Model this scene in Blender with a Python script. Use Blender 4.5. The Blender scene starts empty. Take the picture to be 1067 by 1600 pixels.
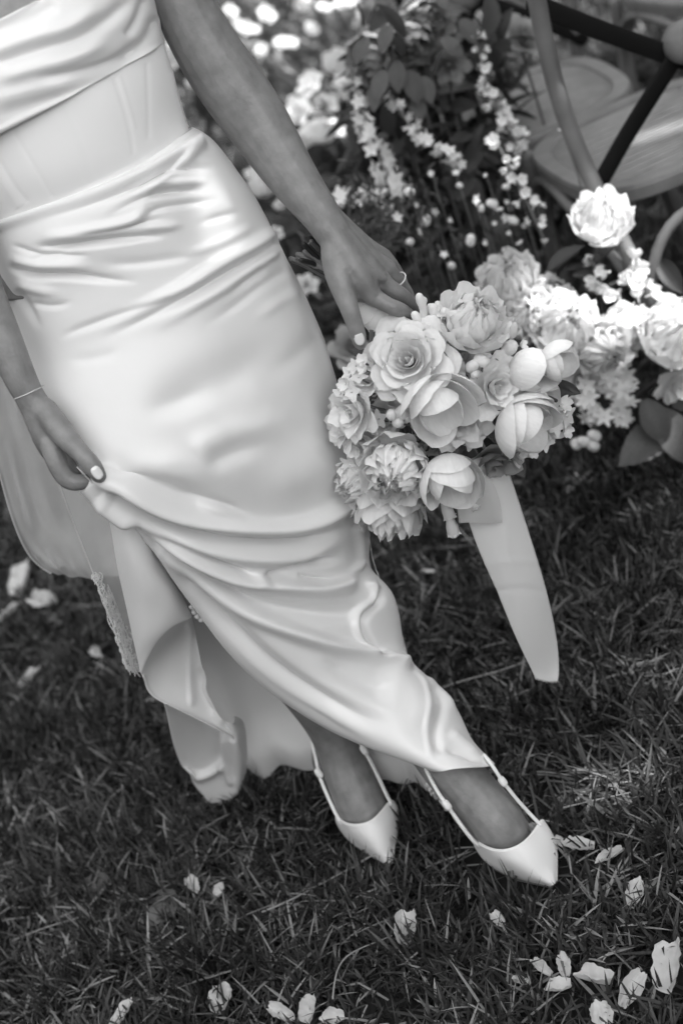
import bpy, bmesh, math, random
import numpy as np
from mathutils import Vector, Matrix, Quaternion

random.seed(7)
RNG = np.random.default_rng(7)
SC = bpy.context.scene
COL = SC.collection
R = math.radians

# ------------------------------------------------------------------ camera
IW, IH = 1067.0, 1600.0
FOC = 2222.0                       # focal length in photo pixels (50 mm on a 36 mm tall frame)
CAM_H, PITCH, ROLL = 1.40, R(30.0), R(24.0)
CAM = np.array([0.0, 0.0, CAM_H])
FWD = np.array([0.0, math.cos(PITCH), -math.sin(PITCH)])
_r = np.array([1.0, 0.0, 0.0]); _u = np.array([0.0, math.sin(PITCH), math.cos(PITCH)])
XI = math.cos(ROLL) * _r - math.sin(ROLL) * _u
YI = math.sin(ROLL) * _r + math.cos(ROLL) * _u

cam_d = bpy.data.cameras.new('camera')
cam_d.sensor_fit = 'VERTICAL'; cam_d.sensor_height = 36.0; cam_d.sensor_width = 24.0
cam_d.lens = FOC / IH * 36.0
cam_d.clip_start = 0.05; cam_d.clip_end = 1000
cam_d.dof.use_dof = True; cam_d.dof.focus_distance = 1.69; cam_d.dof.aperture_fstop = 3.2
cam = bpy.data.objects.new('camera', cam_d); COL.objects.link(cam)
m = Matrix.Identity(4)
for i in range(3):
    m[i][0], m[i][1], m[i][2], m[i][3] = XI[i], YI[i], -FWD[i], CAM[i]
cam.matrix_world = m
SC.camera = cam

# ------------------------------------------------------------------ sky, sun, exposure
SUN_EL, SUN_AZ = R(52), R(112)     # azimuth clockwise from +Y (away from the camera): high on the right, kept off by a tree
world = bpy.data.worlds.new('World'); SC.world = world; world.use_nodes = True
wn = world.node_tree.nodes; wl = world.node_tree.links; wn.clear()
sky = wn.new('ShaderNodeTexSky'); sky.sky_type = 'NISHITA'; sky.sun_disc = False
sky.sun_elevation = SUN_EL; sky.sun_rotation = SUN_AZ
bw = wn.new('ShaderNodeRGBToBW'); bg = wn.new('ShaderNodeBackground'); wo = wn.new('ShaderNodeOutputWorld')
bg.inputs['Strength'].default_value = 0.15
wl.new(sky.outputs[0], bw.inputs[0]); wl.new(bw.outputs[0], bg.inputs['Color']); wl.new(bg.outputs[0], wo.inputs['Surface'])
SUN_DIR = np.array([math.sin(SUN_AZ) * math.cos(SUN_EL), math.cos(SUN_AZ) * math.cos(SUN_EL), math.sin(SUN_EL)])
sun_d = bpy.data.lights.new('sun', 'SUN'); sun_d.energy = 2.0; sun_d.angle = R(0.5); sun_d.color = (1, 1, 1)
sun = bpy.data.objects.new('sun', sun_d); COL.objects.link(sun)
sun.rotation_euler = Vector(SUN_DIR).to_track_quat('Z', 'Y').to_euler()
sun.location = (-2, -2, 5)
SC.view_settings.view_transform = 'Standard'; SC.view_settings.look = 'None'
SC.view_settings.exposure = 2.72; SC.view_settings.gamma = 1.0
SC.view_settings.use_curve_mapping = False
SC.render.engine = 'CYCLES'
SC.cycles.use_denoising = True
SC.cycles.max_bounces = 8; SC.cycles.transparent_max_bounces = 24

# ------------------------------------------------------------------ helpers
def rays(px, py):
    a = (np.asarray(px, float) - IW / 2) / FOC; b = -(np.asarray(py, float) - IH / 2) / FOC
    return a[..., None] * XI + b[..., None] * YI + FWD

def P(px, py, Y):                  # the point seen at a photo pixel that stands Y metres ahead
    d = rays(px, py); t = np.asarray(Y, float) / d[..., 1]
    return CAM + d * t[..., None]

def G(px, py, z=0.0):              # the point seen at a photo pixel at height z
    d = rays(px, py); t = (np.asarray(z, float) - CAM_H) / d[..., 2]
    return CAM + d * t[..., None]

def pix(p):
    q = np.asarray(p, float) - CAM; w = q @ FWD
    return IW / 2 + FOC * (q @ XI) / w, IH / 2 - FOC * (q @ YI) / w, w

def cdir(dx, dy, dc):              # direction: right, down (in the photo), towards the camera
    v = dx * XI - dy * YI - dc * FWD
    return v / np.linalg.norm(v)

def tag(o, label=None, cat=None, group=None, kind=None):
    if label: o['label'] = label
    if cat: o['category'] = cat
    if group: o['group'] = group
    if kind: o['kind'] = kind
    return o

def empty(name, loc=(0, 0, 0), parent=None):
    o = bpy.data.objects.new(name, None); o.location = loc; o.empty_display_size = 0.05
    COL.objects.link(o)
    if parent: o.parent = parent
    return o

def mesh_np(name, V, F, smooth=True):
    V = np.asarray(V, np.float32); F = np.asarray(F, np.int32)
    k = F.shape[1]; me = bpy.data.meshes.new(name)
    me.vertices.add(len(V)); me.vertices.foreach_set('co', V.ravel())
    me.loops.add(F.size); me.loops.foreach_set('vertex_index', F.ravel())
    me.polygons.add(len(F)); me.polygons.foreach_set('loop_start', np.arange(0, F.size, k, dtype=np.int32))
    me.update(calc_edges=True); me.validate()
    if smooth: me.polygons.foreach_set('use_smooth', np.ones(len(me.polygons), bool))
    return me

def obj(name, me, mat=None, parent=None, loc=None):
    o = bpy.data.objects.new(name, me); COL.objects.link(o)
    if mat and not me.materials: me.materials.append(mat)
    if loc is not None: o.location = loc
    if parent: o.parent = parent
    return o

def grid_faces(nu, nv, wrap=False):
    i = np.arange(nu - 1)[:, None]; jn = nv if wrap else nv - 1
    j = np.arange(jn)[None, :]; j2 = (j + 1) % nv
    return np.stack([i * nv + j, i * nv + j2, (i + 1) * nv + j2, (i + 1) * nv + j], -1).reshape(-1, 4)

def spl(C, m, t=None):             # natural cubic spline through the rows of C, m samples
    C = np.asarray(C, float); n = len(C)
    if n == 2:
        s = np.linspace(0, 1, m) if t is None else t / 1.0
        s = s.reshape((-1,) + (1,) * (C.ndim - 1))
        return C[0] * (1 - s) + C[1] * s
    A = np.zeros((n, n)); A[0, 0] = A[-1, -1] = 1
    B = np.zeros_like(C)
    for i in range(1, n - 1):
        A[i, i - 1] = A[i, i + 1] = 1; A[i, i] = 4
        B[i] = 6 * (C[i - 1] - 2 * C[i] + C[i + 1])
    M = np.linalg.solve(A, B.reshape(n, -1)).reshape(C.shape)
    if t is None: t = np.linspace(0, n - 1, m)
    k = np.clip(np.floor(t).astype(int), 0, n - 2); s = (t - k).reshape((-1,) + (1,) * (C.ndim - 1))
    return (M[k] * (1 - s) ** 3 / 6 + M[k + 1] * s ** 3 / 6 + (C[k] - M[k] / 6) * (1 - s) + (C[k + 1] - M[k + 1] / 6) * s)

def patch(C, nu, nv):              # smooth sheet through a grid of control points
    return np.swapaxes(spl(np.swapaxes(spl(np.asarray(C, float), nu), 0, 1), nv), 0, 1)

def grid_normals(Gd):
    du = np.gradient(Gd, axis=0); dv = np.gradient(Gd, axis=1)
    n = np.cross(du, dv); n /= np.linalg.norm(n, axis=-1, keepdims=True) + 1e-12
    s = np.sign(((CAM - Gd) * n).sum(-1, keepdims=True)); s[s == 0] = 1
    return n * s

def stroke_field(px, py, strokes):
    """height of a set of pressed or raised folds: (points, width one side, width other side, height, fade in, fade out)"""
    out = np.zeros_like(px)
    for pts, wa, wb, h, f0, f1 in strokes:
        pl = spl(pts, 8 * len(pts)); w = max(wa, wb) * 2.6
        mask = (px > pl[:, 0].min() - w) & (px < pl[:, 0].max() + w) & (py > pl[:, 1].min() - w) & (py < pl[:, 1].max() + w)
        if not mask.any(): continue
        x = px[mask]; y = py[mask]; best = np.full(x.shape, 1e9); sg = np.ones_like(x); tt = np.zeros_like(x)
        n = len(pl)
        for i in range(n - 1):
            a = pl[i]; d = pl[i + 1] - a; L2 = d @ d + 1e-9
            s = ((x - a[0]) * d[0] + (y - a[1]) * d[1]) / L2; sc = np.clip(s, 0, 1)
            ex = x - a[0] - sc * d[0]; ey = y - a[1] - sc * d[1]; dd = ex * ex + ey * ey
            up = dd < best; best[up] = dd[up]; tt[up] = (i + sc[up]) / (n - 1)
            sg[up] = np.sign(d[0] * ey[up] - d[1] * ex[up])
        dist = np.sqrt(best); ww = np.where(sg > 0, wa, wb)
        fade = np.clip(tt / max(f0, 1e-3), 0, 1) * np.clip((1 - tt) / max(f1, 1e-3), 0, 1)
        fade = fade * fade * (3 - 2 * fade)
        out[mask] += h * np.exp(-(dist / ww) ** 2) * fade
    return out

def displaced(Gd, strokes, noise=None):
    N = grid_normals(Gd); px, py, _ = pix(Gd)
    h = stroke_field(px, py, strokes)
    if noise is not None: h = h + noise
    return Gd + N * h[..., None]

def sheet(name, Gd, mat, parent=None, thick=0.0):
    nu, nv = Gd.shape[:2]
    o = obj(name, mesh_np(name, Gd.reshape(-1, 3), grid_faces(nu, nv)), mat, parent)
    if thick:
        md = o.modifiers.new('thickness', 'SOLIDIFY'); md.thickness = thick; md.offset = -1
    return o

def tube_np(pts, rad, n=10, caps=True, flat=None):
    """round tube through world points; flat = (direction, factor) squashes it along a direction"""
    pts = np.asarray(pts, float); rad = np.broadcast_to(np.asarray(rad, float), (len(pts),)).copy()
    T = np.gradient(pts, axis=0); T /= np.linalg.norm(T, axis=1, keepdims=True) + 1e-12
    ref = np.array([0.13, 0.31, 0.94]); V = []; nrm = None
    if caps:                         # rounded ends
        def cap(p, t, r, s):
            return [(p + t * s * r * math.sin(a), r * math.cos(a)) for a in (R(32), R(62), R(84))]
        pre = cap(pts[0], T[0], rad[0], -1)[::-1]; post = cap(pts[-1], T[-1], rad[-1], 1)
        P2 = [p for p, _ in pre] + list(pts) + [p for p, _ in post]
        R2 = [r for _, r in pre] + list(rad) + [r for _, r in post]
        T2 = [T[0]] * 3 + list(T) + [T[-1]] * 3
    else: P2, R2, T2 = list(pts), list(rad), list(T)
    for p, r, t in zip(P2, R2, T2):
        if nrm is None: nrm = np.cross(t, ref)
        nrm = nrm - t * (nrm @ t); nrm /= np.linalg.norm(nrm) + 1e-12
        b = np.cross(t, nrm)
        for k in range(n):
            a = 2 * math.pi * k / n; o = (nrm * math.cos(a) + b * math.sin(a)) * r
            if flat is not None:
                d = np.asarray(flat[0]); o = o - d * (o @ d) * (1 - flat[1])
            V.append(p + o)
    V = np.array(V); F = grid_faces(len(P2), n, True)
    F = [tuple(f) for f in F]
    return V, F, len(P2), n

class MB:                            # several shapes collected into one mesh
    def __init__(s): s.V = []; s.F = []; s.n = 0
    def add(s, V, F):
        s.V.append(np.asarray(V, float)); s.F += [tuple(int(i) + s.n for i in f) for f in F]; s.n += len(V)
        return s
    def tube(s, pts, rad, n=10, caps=True, flat=None):
        V, F, k, n = tube_np(pts, rad, n, caps, flat)
        F = F + [tuple(range(n - 1, -1, -1)), tuple(range((k - 1) * n, k * n))]
        return s.add(V, F)
    def mesh(s, name, smooth=True):
        me = bpy.data.meshes.new(name); me.from_pydata(np.concatenate(s.V).tolist(), [], s.F); me.update()
        if smooth: me.polygons.foreach_set('use_smooth', np.ones(len(me.polygons), bool))
        return me
    def build(s, name, mat, parent=None, smooth=True, loc=None):
        return obj(name, s.mesh(name, smooth), mat, parent, loc)

def copy_tree(o, parent=None):
    c = o.copy(); COL.objects.link(c)
    if parent: c.parent = parent
    for ch in o.children: copy_tree(ch, c)
    return c

# ------------------------------------------------------------------ materials
def mat(name, base, rough=0.5, spec=0.5, var=0.0, vscale=20.0, bump=0.0, bscale=60.0, sheen=0.0, transl=0.0, alpha=1.0, attr=False, sss=0.0, coat=0.0, objvar=0.0, aniso=0.0, streak=0.0):
    m = bpy.data.materials.new(name); m.use_nodes = True
    nt = m.node_tree; nd = nt.nodes; lk = nt.links; b = nd['Principled BSDF']; out = nd['Material Output']
    b.inputs['Base Color'].default_value = (base, base, base, 1)
    b.inputs['Roughness'].default_value = rough; b.inputs['Specular IOR Level'].default_value = spec
    b.inputs['Sheen Weight'].default_value = sheen; b.inputs['Sheen Roughness'].default_value = 0.4
    b.inputs['Coat Weight'].default_value = coat
    b.inputs['Anisotropic'].default_value = aniso
    tc = nd.new('ShaderNodeTexCoord'); coord = tc.outputs['Object']
    if streak:
        mp = nd.new('ShaderNodeMapping'); mp.inputs['Scale'].default_value = (1, 1, streak); lk.new(coord, mp.inputs['Vector']); coord = mp.outputs[0]
    colour = None
    if var or attr or objvar:
        val = nd.new('ShaderNodeValue'); val.outputs[0].default_value = base; cur = val.outputs[0]
        if var:
            nz = nd.new('ShaderNodeTexNoise'); nz.inputs['Scale'].default_value = vscale; nz.inputs['Detail'].default_value = 5
            lk.new(coord, nz.inputs['Vector'])
            mr = nd.new('ShaderNodeMapRange'); mr.inputs[1].default_value = 0.28; mr.inputs[2].default_value = 0.72
            mr.inputs[3].default_value = 1 - var; mr.inputs[4].default_value = 1 + var
            lk.new(nz.outputs[0], mr.inputs[0])
            mu = nd.new('ShaderNodeMath'); mu.operation = 'MULTIPLY'; lk.new(cur, mu.inputs[0]); lk.new(mr.outputs[0], mu.inputs[1]); cur = mu.outputs[0]
        if objvar:
            oi = nd.new('ShaderNodeObjectInfo'); mr = nd.new('ShaderNodeMapRange')
            mr.inputs[3].default_value = 1 - objvar; mr.inputs[4].default_value = 1 + objvar; lk.new(oi.outputs['Random'], mr.inputs[0])
            mu = nd.new('ShaderNodeMath'); mu.operation = 'MULTIPLY'; lk.new(cur, mu.inputs[0]); lk.new(mr.outputs[0], mu.inputs[1]); cur = mu.outputs[0]
        if attr:
            at = nd.new('ShaderNodeAttribute'); at.attribute_name = 'tone'
            mu = nd.new('ShaderNodeMath'); mu.operation = 'MULTIPLY'; lk.new(cur, mu.inputs[0]); lk.new(at.outputs['Fac'], mu.inputs[1]); cur = mu.outputs[0]
        lk.new(cur, b.inputs['Base Color']); colour = cur
    if bump:
        nz = nd.new('ShaderNodeTexNoise'); nz.inputs['Scale'].default_value = bscale; nz.inputs['Detail'].default_value = 6
        lk.new(coord, nz.inputs['Vector'])
        bp = nd.new('ShaderNodeBump'); bp.inputs['Strength'].default_value = bump; bp.inputs['Distance'].default_value = 0.002
        lk.new(nz.outputs[0], bp.inputs['Height']); lk.new(bp.outputs[0], b.inputs['Normal'])
    if sss:
        b.inputs['Subsurface Weight'].default_value = sss; b.inputs['Subsurface Radius'].default_value = (0.008, 0.008, 0.008); b.inputs['Subsurface Scale'].default_value = 1.0
    sh = b.outputs[0]
    if transl:
        tr = nd.new('ShaderNodeBsdfTranslucent'); tr.inputs['Color'].default_value = (base, base, base, 1)
        if colour is not None: lk.new(colour, tr.inputs['Color'])
        mx = nd.new('ShaderNodeMixShader'); mx.inputs[0].default_value = transl
        lk.new(sh, mx.inputs[1]); lk.new(tr.outputs[0], mx.inputs[2]); sh = mx.outputs[0]
    if alpha < 1:
        tp = nd.new('ShaderNodeBsdfTransparent'); mx = nd.new('ShaderNodeMixShader'); mx.inputs[0].default_value = alpha
        lk.new(tp.outputs[0], mx.inputs[1]); lk.new(sh, mx.inputs[2]); sh = mx.outputs[0]
    lk.new(sh, out.inputs['Surface'])
    return m

M = dict(
    satin=mat('ivory_satin', 0.76, 0.33, 0.5, var=0.02, vscale=9, bump=0.35, bscale=22, sheen=0.12),
    lining=mat('dress_lining', 0.72, 0.55, 0.3, bump=0.06, bscale=300),
    corset=mat('matte_bodice', 0.86, 0.6, 0.25, bump=0.06, bscale=700),
    tulle=mat('veil_tulle', 0.86, 0.8, 0.1, transl=0.35, alpha=0.46, var=0.10, vscale=16),
    lace=mat('lace_thread', 0.8, 0.8, 0.1, alpha=0.85),
    skin=mat('skin', 0.21, 0.40, 0.5, var=0.20, vscale=55, bump=0.30, bscale=260, sss=0.05),
    nail=mat('nail_varnish', 0.75, 0.15, 0.5, coat=0.5),
    leather=mat('white_leather', 0.80, 0.6, 0.3, bump=0.08, bscale=500),
    sole=mat('tan_sole', 0.3, 0.6, 0.3),
    metal=mat('fine_metal', 0.6, 0.25, 0.8),
    petal=mat('white_petal', 0.87, 0.6, 0.2, transl=0.30, var=0.05, vscale=9, bump=0.28, bscale=18, objvar=0.05, streak=.10),
    petal_cream=mat('cream_petal', 0.76, 0.6, 0.2, transl=0.30, var=0.06, vscale=9, bump=0.28, bscale=18, objvar=0.07, streak=.10),
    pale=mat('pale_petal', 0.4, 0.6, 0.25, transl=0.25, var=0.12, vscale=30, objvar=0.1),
    stamen=mat('flower_heart', 0.3, 0.7, 0.2, var=0.2, vscale=200),
    leaf=mat('leaf_green', 0.032, 0.45, 0.4, transl=0.2, var=0.25, vscale=30, objvar=0.3),
    leaf_pale=mat('pale_leaf', 0.085, 0.5, 0.4, transl=0.2, var=0.2, vscale=30, objvar=0.2),
    stem=mat('flower_stem', 0.12, 0.4, 0.5, var=0.2, vscale=30, objvar=0.3),
    ribbon=mat('satin_ribbon', 0.70, 0.5, 0.35, bump=0.05, bscale=600, transl=0.15),
    organza=mat('sheer_ribbon', 0.75, 0.7, 0.2, transl=0.3, alpha=0.6),
    wrap=mat('ribbon_wrap', 0.8, 0.5, 0.3),
    wood=mat('pale_oak', 0.15, 0.5, 0.4, var=0.25, vscale=16, bump=0.2, bscale=90),
    iron=mat('black_iron', 0.006, 0.6, 0.15),
    cane=mat('woven_cane', 0.24, 0.6, 0.3, var=0.15, vscale=25),
    grass=mat('grass_blade', 0.036, 0.42, 0.45, transl=0.25, attr=True),
    soil=mat('lawn_soil', 0.018, 0.9, 0.1, var=0.5, vscale=9, bump=0.8, bscale=40),
    straw=mat('dry_straw', 0.22, 0.6, 0.3, var=0.2, vscale=30),
    dryleaf=mat('dead_leaf', 0.10, 0.7, 0.3, var=0.35, vscale=50, bump=0.3, bscale=60),
    fallen=mat('fallen_petal', 0.62, 0.6, 0.25, transl=0.25, var=0.12, vscale=60, bump=0.4, bscale=120, objvar=0.1),
    bark=mat('tree_bark', 0.08, 0.9, 0.2, var=0.3, vscale=8, bump=0.8, bscale=30),
)

# ------------------------------------------------------------------ ground and lawn
def build_ground():
    g = 220.0
    me = mesh_np('ground', [(-g, -g, 0), (g, -g, 0), (g, g, 0), (-g, g, 0)], [(0, 1, 2, 3)], False)
    tag(obj('ground', me, M['soil']), kind='structure')
build_ground()

SHOE_KEEP = []                       # ground discs kept free of grass (centre x, y, radius)
for (a, b_, r_) in (((548, 1292), (606, 1345), 0.030), ((765, 1320), (850, 1372), 0.034)):
    for s in np.linspace(0, 1, 5):
        q = G(a[0] * (1 - s) + b_[0] * s, a[1] * (1 - s) + b_[1] * s, 0.0); SHOE_KEEP.append((q[0], q[1], r_ * (1.25 - 0.25 * s))); SHOE_KEEP.append((q[0], q[1] - .026, r_ * (1.15 - 0.2 * s)))

FP = [
 (903, 1326, .052, 60, 12, .5, 'large crumpled white petal touching the toe of the front shoe'),
 (953, 1340, .036, 100, 8, .4, 'smaller ragged white petal right of the one at the front toe'),
 (872, 1316, .020, 20, 20, .5, 'tiny white petal scrap wedged against the front shoe toe'),
 (995, 1397, .042, -40, 15, .7, 'white petal half sunk in grass at the right, above the bottom cluster'),
 (641, 1452, .050, -25, 18, .9, 'creased pale petal with a dark fold, alone at the bottom middle'),
 (352, 1562, .050, -25, 10, .6, 'pale petal at the bottom edge, left of the middle, narrow and pointed'),
 (194, 1588, .045, -50, 10, .5, 'pale petal cut by the bottom edge, furthest left of the bottom row'),
 (440, 1584, .038, 40, 16, .8, 'petal with a curled rim at the bottom edge, beside two others'),
 (488, 1578, .046, -30, 14, .6, 'broad petal at the bottom edge below the curved dry stalk'),
 (520, 1592, .036, 70, 10, .5, 'petal cut by the bottom edge just right of the broad one'),
 (1052, 1512, .062, -35, 12, .6, 'largest petal of the lower right, cut by the right edge'),
 (988, 1547, .048, -50, 10, .6, 'long petal in the lower right, left of the largest one'),
 (926, 1534, .044, 60, 18, .9, 'domed white petal in the middle of the lower right cluster'),
 (880, 1508, .032, -10, 30, .7, 'small upright petal at the top of the lower right cluster'),
 (844, 1514, .030, 30, 20, .7, 'small petal at the upper left of the lower right cluster'),
 (872, 1546, .034, 80, 14, .7, 'small curled petal at the lower left of the lower right cluster'),
 (940, 1588, .040, 0, 16, .6, 'petal cut by the bottom edge under the domed petal'),
 (812, 1534, .024, 45, 14, .7, 'tiny petal left of the lower right cluster'),
 (778, 1438, .026, 15, 14, .6, 'tiny pale scrap between the front shoe and the creased petal'),
 (50, 1060, .058, -60, 12, .4, 'blurred white petal lying alone left of the skirt tail'),
 (40, 905, .085, -30, 25, .6, 'blurred upright white petal, top of the clump under the veil'),
 (68, 942, .080, 50, 12, .5, 'blurred wide white petal, right of the clump under the veil'),
 (18, 958, .070, -70, 10, .4, 'blurred white petal at the left edge, lowest of the clump under the veil'),
 (152, 1020, .040, 20, 15, .6, 'small blurred petal left of the lace edge of the veil'),
 (240, 1096, .030, 70, 10, .5, 'small blurred petal just under the turned up hem'),
 (300, 1385, .030, 20, 20, .8, 'thin withered petal among dead leaves at the lower left'),
 (345, 1392, .028, -40, 25, .9, 'withered curled petal right of the thin one among dead leaves'),
 (1032, 1180, .026, 10, 60, .4, 'small petal standing upright in grass at the right edge'),
 (668, 895, .026, 60, 12, .5, 'tiny blurred petal in grass left of the ribbon'),
]
for (x, y, s_, *_q) in FP:
    q = G(x, y, 0.02); SHOE_KEEP.append((q[0], q[1], s_ * .36))

def vnoise(x, y, f, seed):           # smooth value noise
    r = np.random.default_rng(seed); T = r.random((64, 64)); X = x * f; Y = y * f
    i = np.floor(X).astype(int); j = np.floor(Y).astype(int); u = X - i; v = Y - j
    u = u * u * (3 - 2 * u); v = v * v * (3 - 2 * v)
    g = lambda a, b: T[a % 64, b % 64]
    return (g(i, j) * (1 - u) + g(i + 1, j) * u) * (1 - v) + (g(i, j + 1) * (1 - u) + g(i + 1, j + 1) * u) * v

def grass_mesh(name, n, ylo, yhi, len0, len1, wid, seed, flat=0.35, margin=0.12, tone_mul=1.0):
    r = np.random.default_rng(seed)
    Y = ylo + (yhi - ylo) * r.random(n * 3)
    # widths of the visible wedge of ground at each distance
    X = (r.random(n * 3) * 2 - 1) * 0.5
    c = np.array([G(x, y) for x, y in ((0, 1600), (1067, 1600), (1067, 0), (0, 0))])
    X = -1.6 + r.random(n * 3) * (3.4 + 0.9 * np.maximum(Y - 2, 0)) - 0.45 * np.maximum(Y - 2.0, 0)
    pts = np.stack([X, Y, np.zeros_like(X)], 1); px, py, w = pix(pts)
    mg = 420
    k = (px > -mg) & (px < IW + mg) & (py > -mg) & (py < IH + 260)
    k &= (vnoise(X, Y, 9.0, seed + 1) * 0.6 + vnoise(X, Y, 31.0, seed + 2) * 0.4) > r.random(len(X)) * 0.75
    for (sx, sy, sr) in SHOE_KEEP: k &= (X - sx) ** 2 + (Y - sy) ** 2 > sr * sr
    X = X[k][:n]; Y = Y[k][:n]; n = len(X)
    clump = vnoise(X, Y, 14.0, seed + 3)
    L = (len0 + (len1 - len0) * r.random(n) ** 1.6) * (0.6 + 0.8 * clump)
    az = r.random(n) * 2 * math.pi + 2.2 * vnoise(X, Y, 6.0, seed + 5)
    lying = r.random(n) < flat
    lean = np.where(lying, 0.95 + 0.5 * r.random(n), 0.08 + 0.55 * r.random(n)); bend = np.where(lying, 0.15 + 0.25 * r.random(n), 0.1 + 0.9 * r.random(n) ** 2)
    W = wid * (0.55 + 0.9 * r.random(n))
    z0 = np.where(lying, 0.004 + 0.016 * r.random(n), -0.004)
    dh = np.stack([np.cos(az), np.sin(az), np.zeros(n)], 1); tw = az + math.pi / 2 + (r.random(n) - 0.5) * 1.6
    side = np.stack([np.cos(tw), np.sin(tw), np.zeros(n)], 1)
    lev = [0, 0.36, 0.72, 1.0]; wf = [0.8, 1.0, 0.72, 0.10]; p = np.stack([X, Y, z0], 1); V = []
    for i, (v, f) in enumerate(zip(lev, wf)):
        if i:
            th = lean + bend * (v - 0.18); st = (lev[i] - lev[i - 1]) * L
            p = p + dh * (np.sin(th) * st)[:, None] + np.array([0, 0, 1.0]) * (np.cos(th) * st)[:, None]
            p[:, 2] = np.maximum(p[:, 2], 0.002)
        if i < 3: V += [p - side * (W * f / 2)[:, None], p + side * (W * f / 2)[:, None]]
        else: V += [p]
    V = np.stack(V, 1).reshape(-1, 3)
    o = (np.arange(n) * 7)[:, None, None]
    F = (np.array([(0, 1, 3), (0, 3, 2), (2, 3, 5), (2, 5, 4), (4, 5, 6)])[None] + o).reshape(-1, 3)
    me = mesh_np(name, V, F, True)
    t = 0.45 + 0.9 * r.random(n) ** 1.3
    dry = r.random(n) < (0.07 + 0.16 * lying) * (.4 + 1.4 * vnoise(X, Y, 8.0, seed + 9)); t = np.where(dry, 3.0 + 4.5 * r.random(n), t)  # dry blades; their share raised to imitate highlights and sparkle on the turf
    t = t * (0.25 + 1.5 * (.6 * vnoise(X, Y, 5.0, seed + 7) + .4 * vnoise(X, Y, 17.0, seed + 8))) * tone_mul
    at = me.attributes.new('tone', 'FLOAT', 'POINT')
    tv = np.repeat(t, 7).reshape(-1, 7) * np.array([0.9, 0.9, 1, 1, 1.05, 1.05, 1.5]); at.data.foreach_set('value', tv.ravel().astype(np.float32))
    return me

near = obj('lawn_grass', grass_mesh('lawn_grass', 150000, 0.75, 3.1, 0.026, 0.075, 0.0038, 11), M['grass'])
tag(near, 'dark mown grass of the lawn under the bride', 'grass', kind='stuff')
far = obj('lawn_grass', grass_mesh('far_grass', 70000, 3.0, 9.5, 0.04, 0.09, 0.007, 21), M['grass'])
tag(far, 'blurred dark grass stretching away behind the flowers', 'grass', kind='stuff')

# a few long dry stalks lying on the grass
def stalk(pts, rad, label):
    w = [G(x, y, z) for x, y, z in pts]
    MB_ = MB().tube(spl(w, 16), np.linspace(rad, rad * 0.5, 16), 6)
    tag(MB_.build('dry_stalk', M['straw']), label, 'stalk', 'dry stalks on the lawn')
stalk([(410, 1425, .03), (450, 1408, .034), (500, 1382, .034), (548, 1356, .03)], 0.0016, 'long thin dry stalk lying in front of the rear shoe')
stalk([(520, 1560, .03), (526, 1520, .04), (545, 1492, .04), (580, 1475, .03), (612, 1462, .03)], 0.0014, 'curved dry stalk beside the creased petal at the bottom middle')
stalk([(690, 1075, .02), (730, 1062, .03), (780, 1048, .034), (830, 1030, .03)], 0.0020, 'dry stalk lying behind the trailing ribbon')
stalk([(880, 1262, .03), (930, 1250, .034), (985, 1238, .03)], 0.0012, 'short dry stalk right of the front shoe')
stalk([(20, 1470, .02), (70, 1450, .03), (130, 1432, .03)], 0.0014, 'dry stalk near the bottom left edge of the lawn')

def leaf_litter(x, y, s, rot, label):
    n = 9; u = np.linspace(-1, 1, n); v = np.linspace(0, 1, n); U, Vv = np.meshgrid(u, v, indexing='ij')
    wprof = np.sin(np.pi * np.clip(Vv, 0, 1)) ** 0.7 * (0.32 + 0.05 * np.cos(Vv * 18))
    X = U * wprof * s; Yl = (Vv - 0.5) * s; Z = 0.022 + 0.10 * s * U * U + 0.05 * s * np.sin(Vv * 6)
    Gd = np.stack([X, Yl, Z], -1)
    o = sheet('dead_leaf', Gd, M['dryleaf']); p = G(x, y, 0.0); o.location = p; o.rotation_euler = (0.15, -0.1, R(rot))
    tag(o, label, 'leaf', 'dead leaves on the lawn')
leaf_litter(160, 1395, 0.055, 60, 'small dead leaf lying in grass at the left below the skirt tail')
leaf_litter(275, 1425, 0.06, 10, 'crumpled dead leaf between two petals left of the dry stalk')
leaf_litter(330, 1278, 0.045, 100, 'tiny dead leaf just under the trailing skirt tip')
leaf_litter(255, 1450, 0.05, 150, 'dead leaf low in grass at the lower left')

# ------------------------------------------------------------------ fallen petals, one by one
def fallen_petal(x, y, s, rot, tilt, curl, seed, label, z=0.028):
    r = np.random.default_rng(seed); n = 23; el = 1.15 + .55 * r.random(); wd = .30 + .16 * r.random()
    u = np.linspace(-1, 1, n); v = np.linspace(0, 1, n); U, V = np.meshgrid(u, v, indexing='ij')
    ph = r.random(10) * 6.3
    wp = wd * (0.35 + 0.75 * np.sin(np.pi * (0.06 + 0.74 * V)) ** 0.9)
    ragged = .05 * np.sin(U * 4 + ph[0]) + .025 * np.sin(U * 9 + ph[1]) + .008 * np.sin(U * 25 + ph[2])
    vt = V * (1 - 0.20 * U * U * V + ragged * V)
    X = U * wp * (1 + (.07 * np.sin(V * 9 + ph[3]) + .04 * np.sin(V * 23 + ph[4])) * np.abs(U)); Yl = (vt - 0.5) * el
    Z = curl * (.9 * U * U * wd + .30 * (V - .5) ** 2) + .10 * np.abs(U - .3 * math.sin(ph[5])) * curl
    for k in range(5):
        a_ = r.random() * 6.3; f = 6 + 9 * r.random(); Z = Z + (.10 / f ** .8) * np.sin((U * math.cos(a_) + V * 2 * math.sin(a_)) * f + ph[5 + k])
    Gd = np.stack([X, Yl, Z], -1) * s
    o = sheet('fallen_petal', Gd, M['fallen']); q = G(x, y, z); o.location = q
    o.rotation_euler = (R(tilt), R((seed * 37) % 40 - 20), R(rot))
    tag(o, label, 'petal', 'petals scattered on the lawn')

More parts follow.
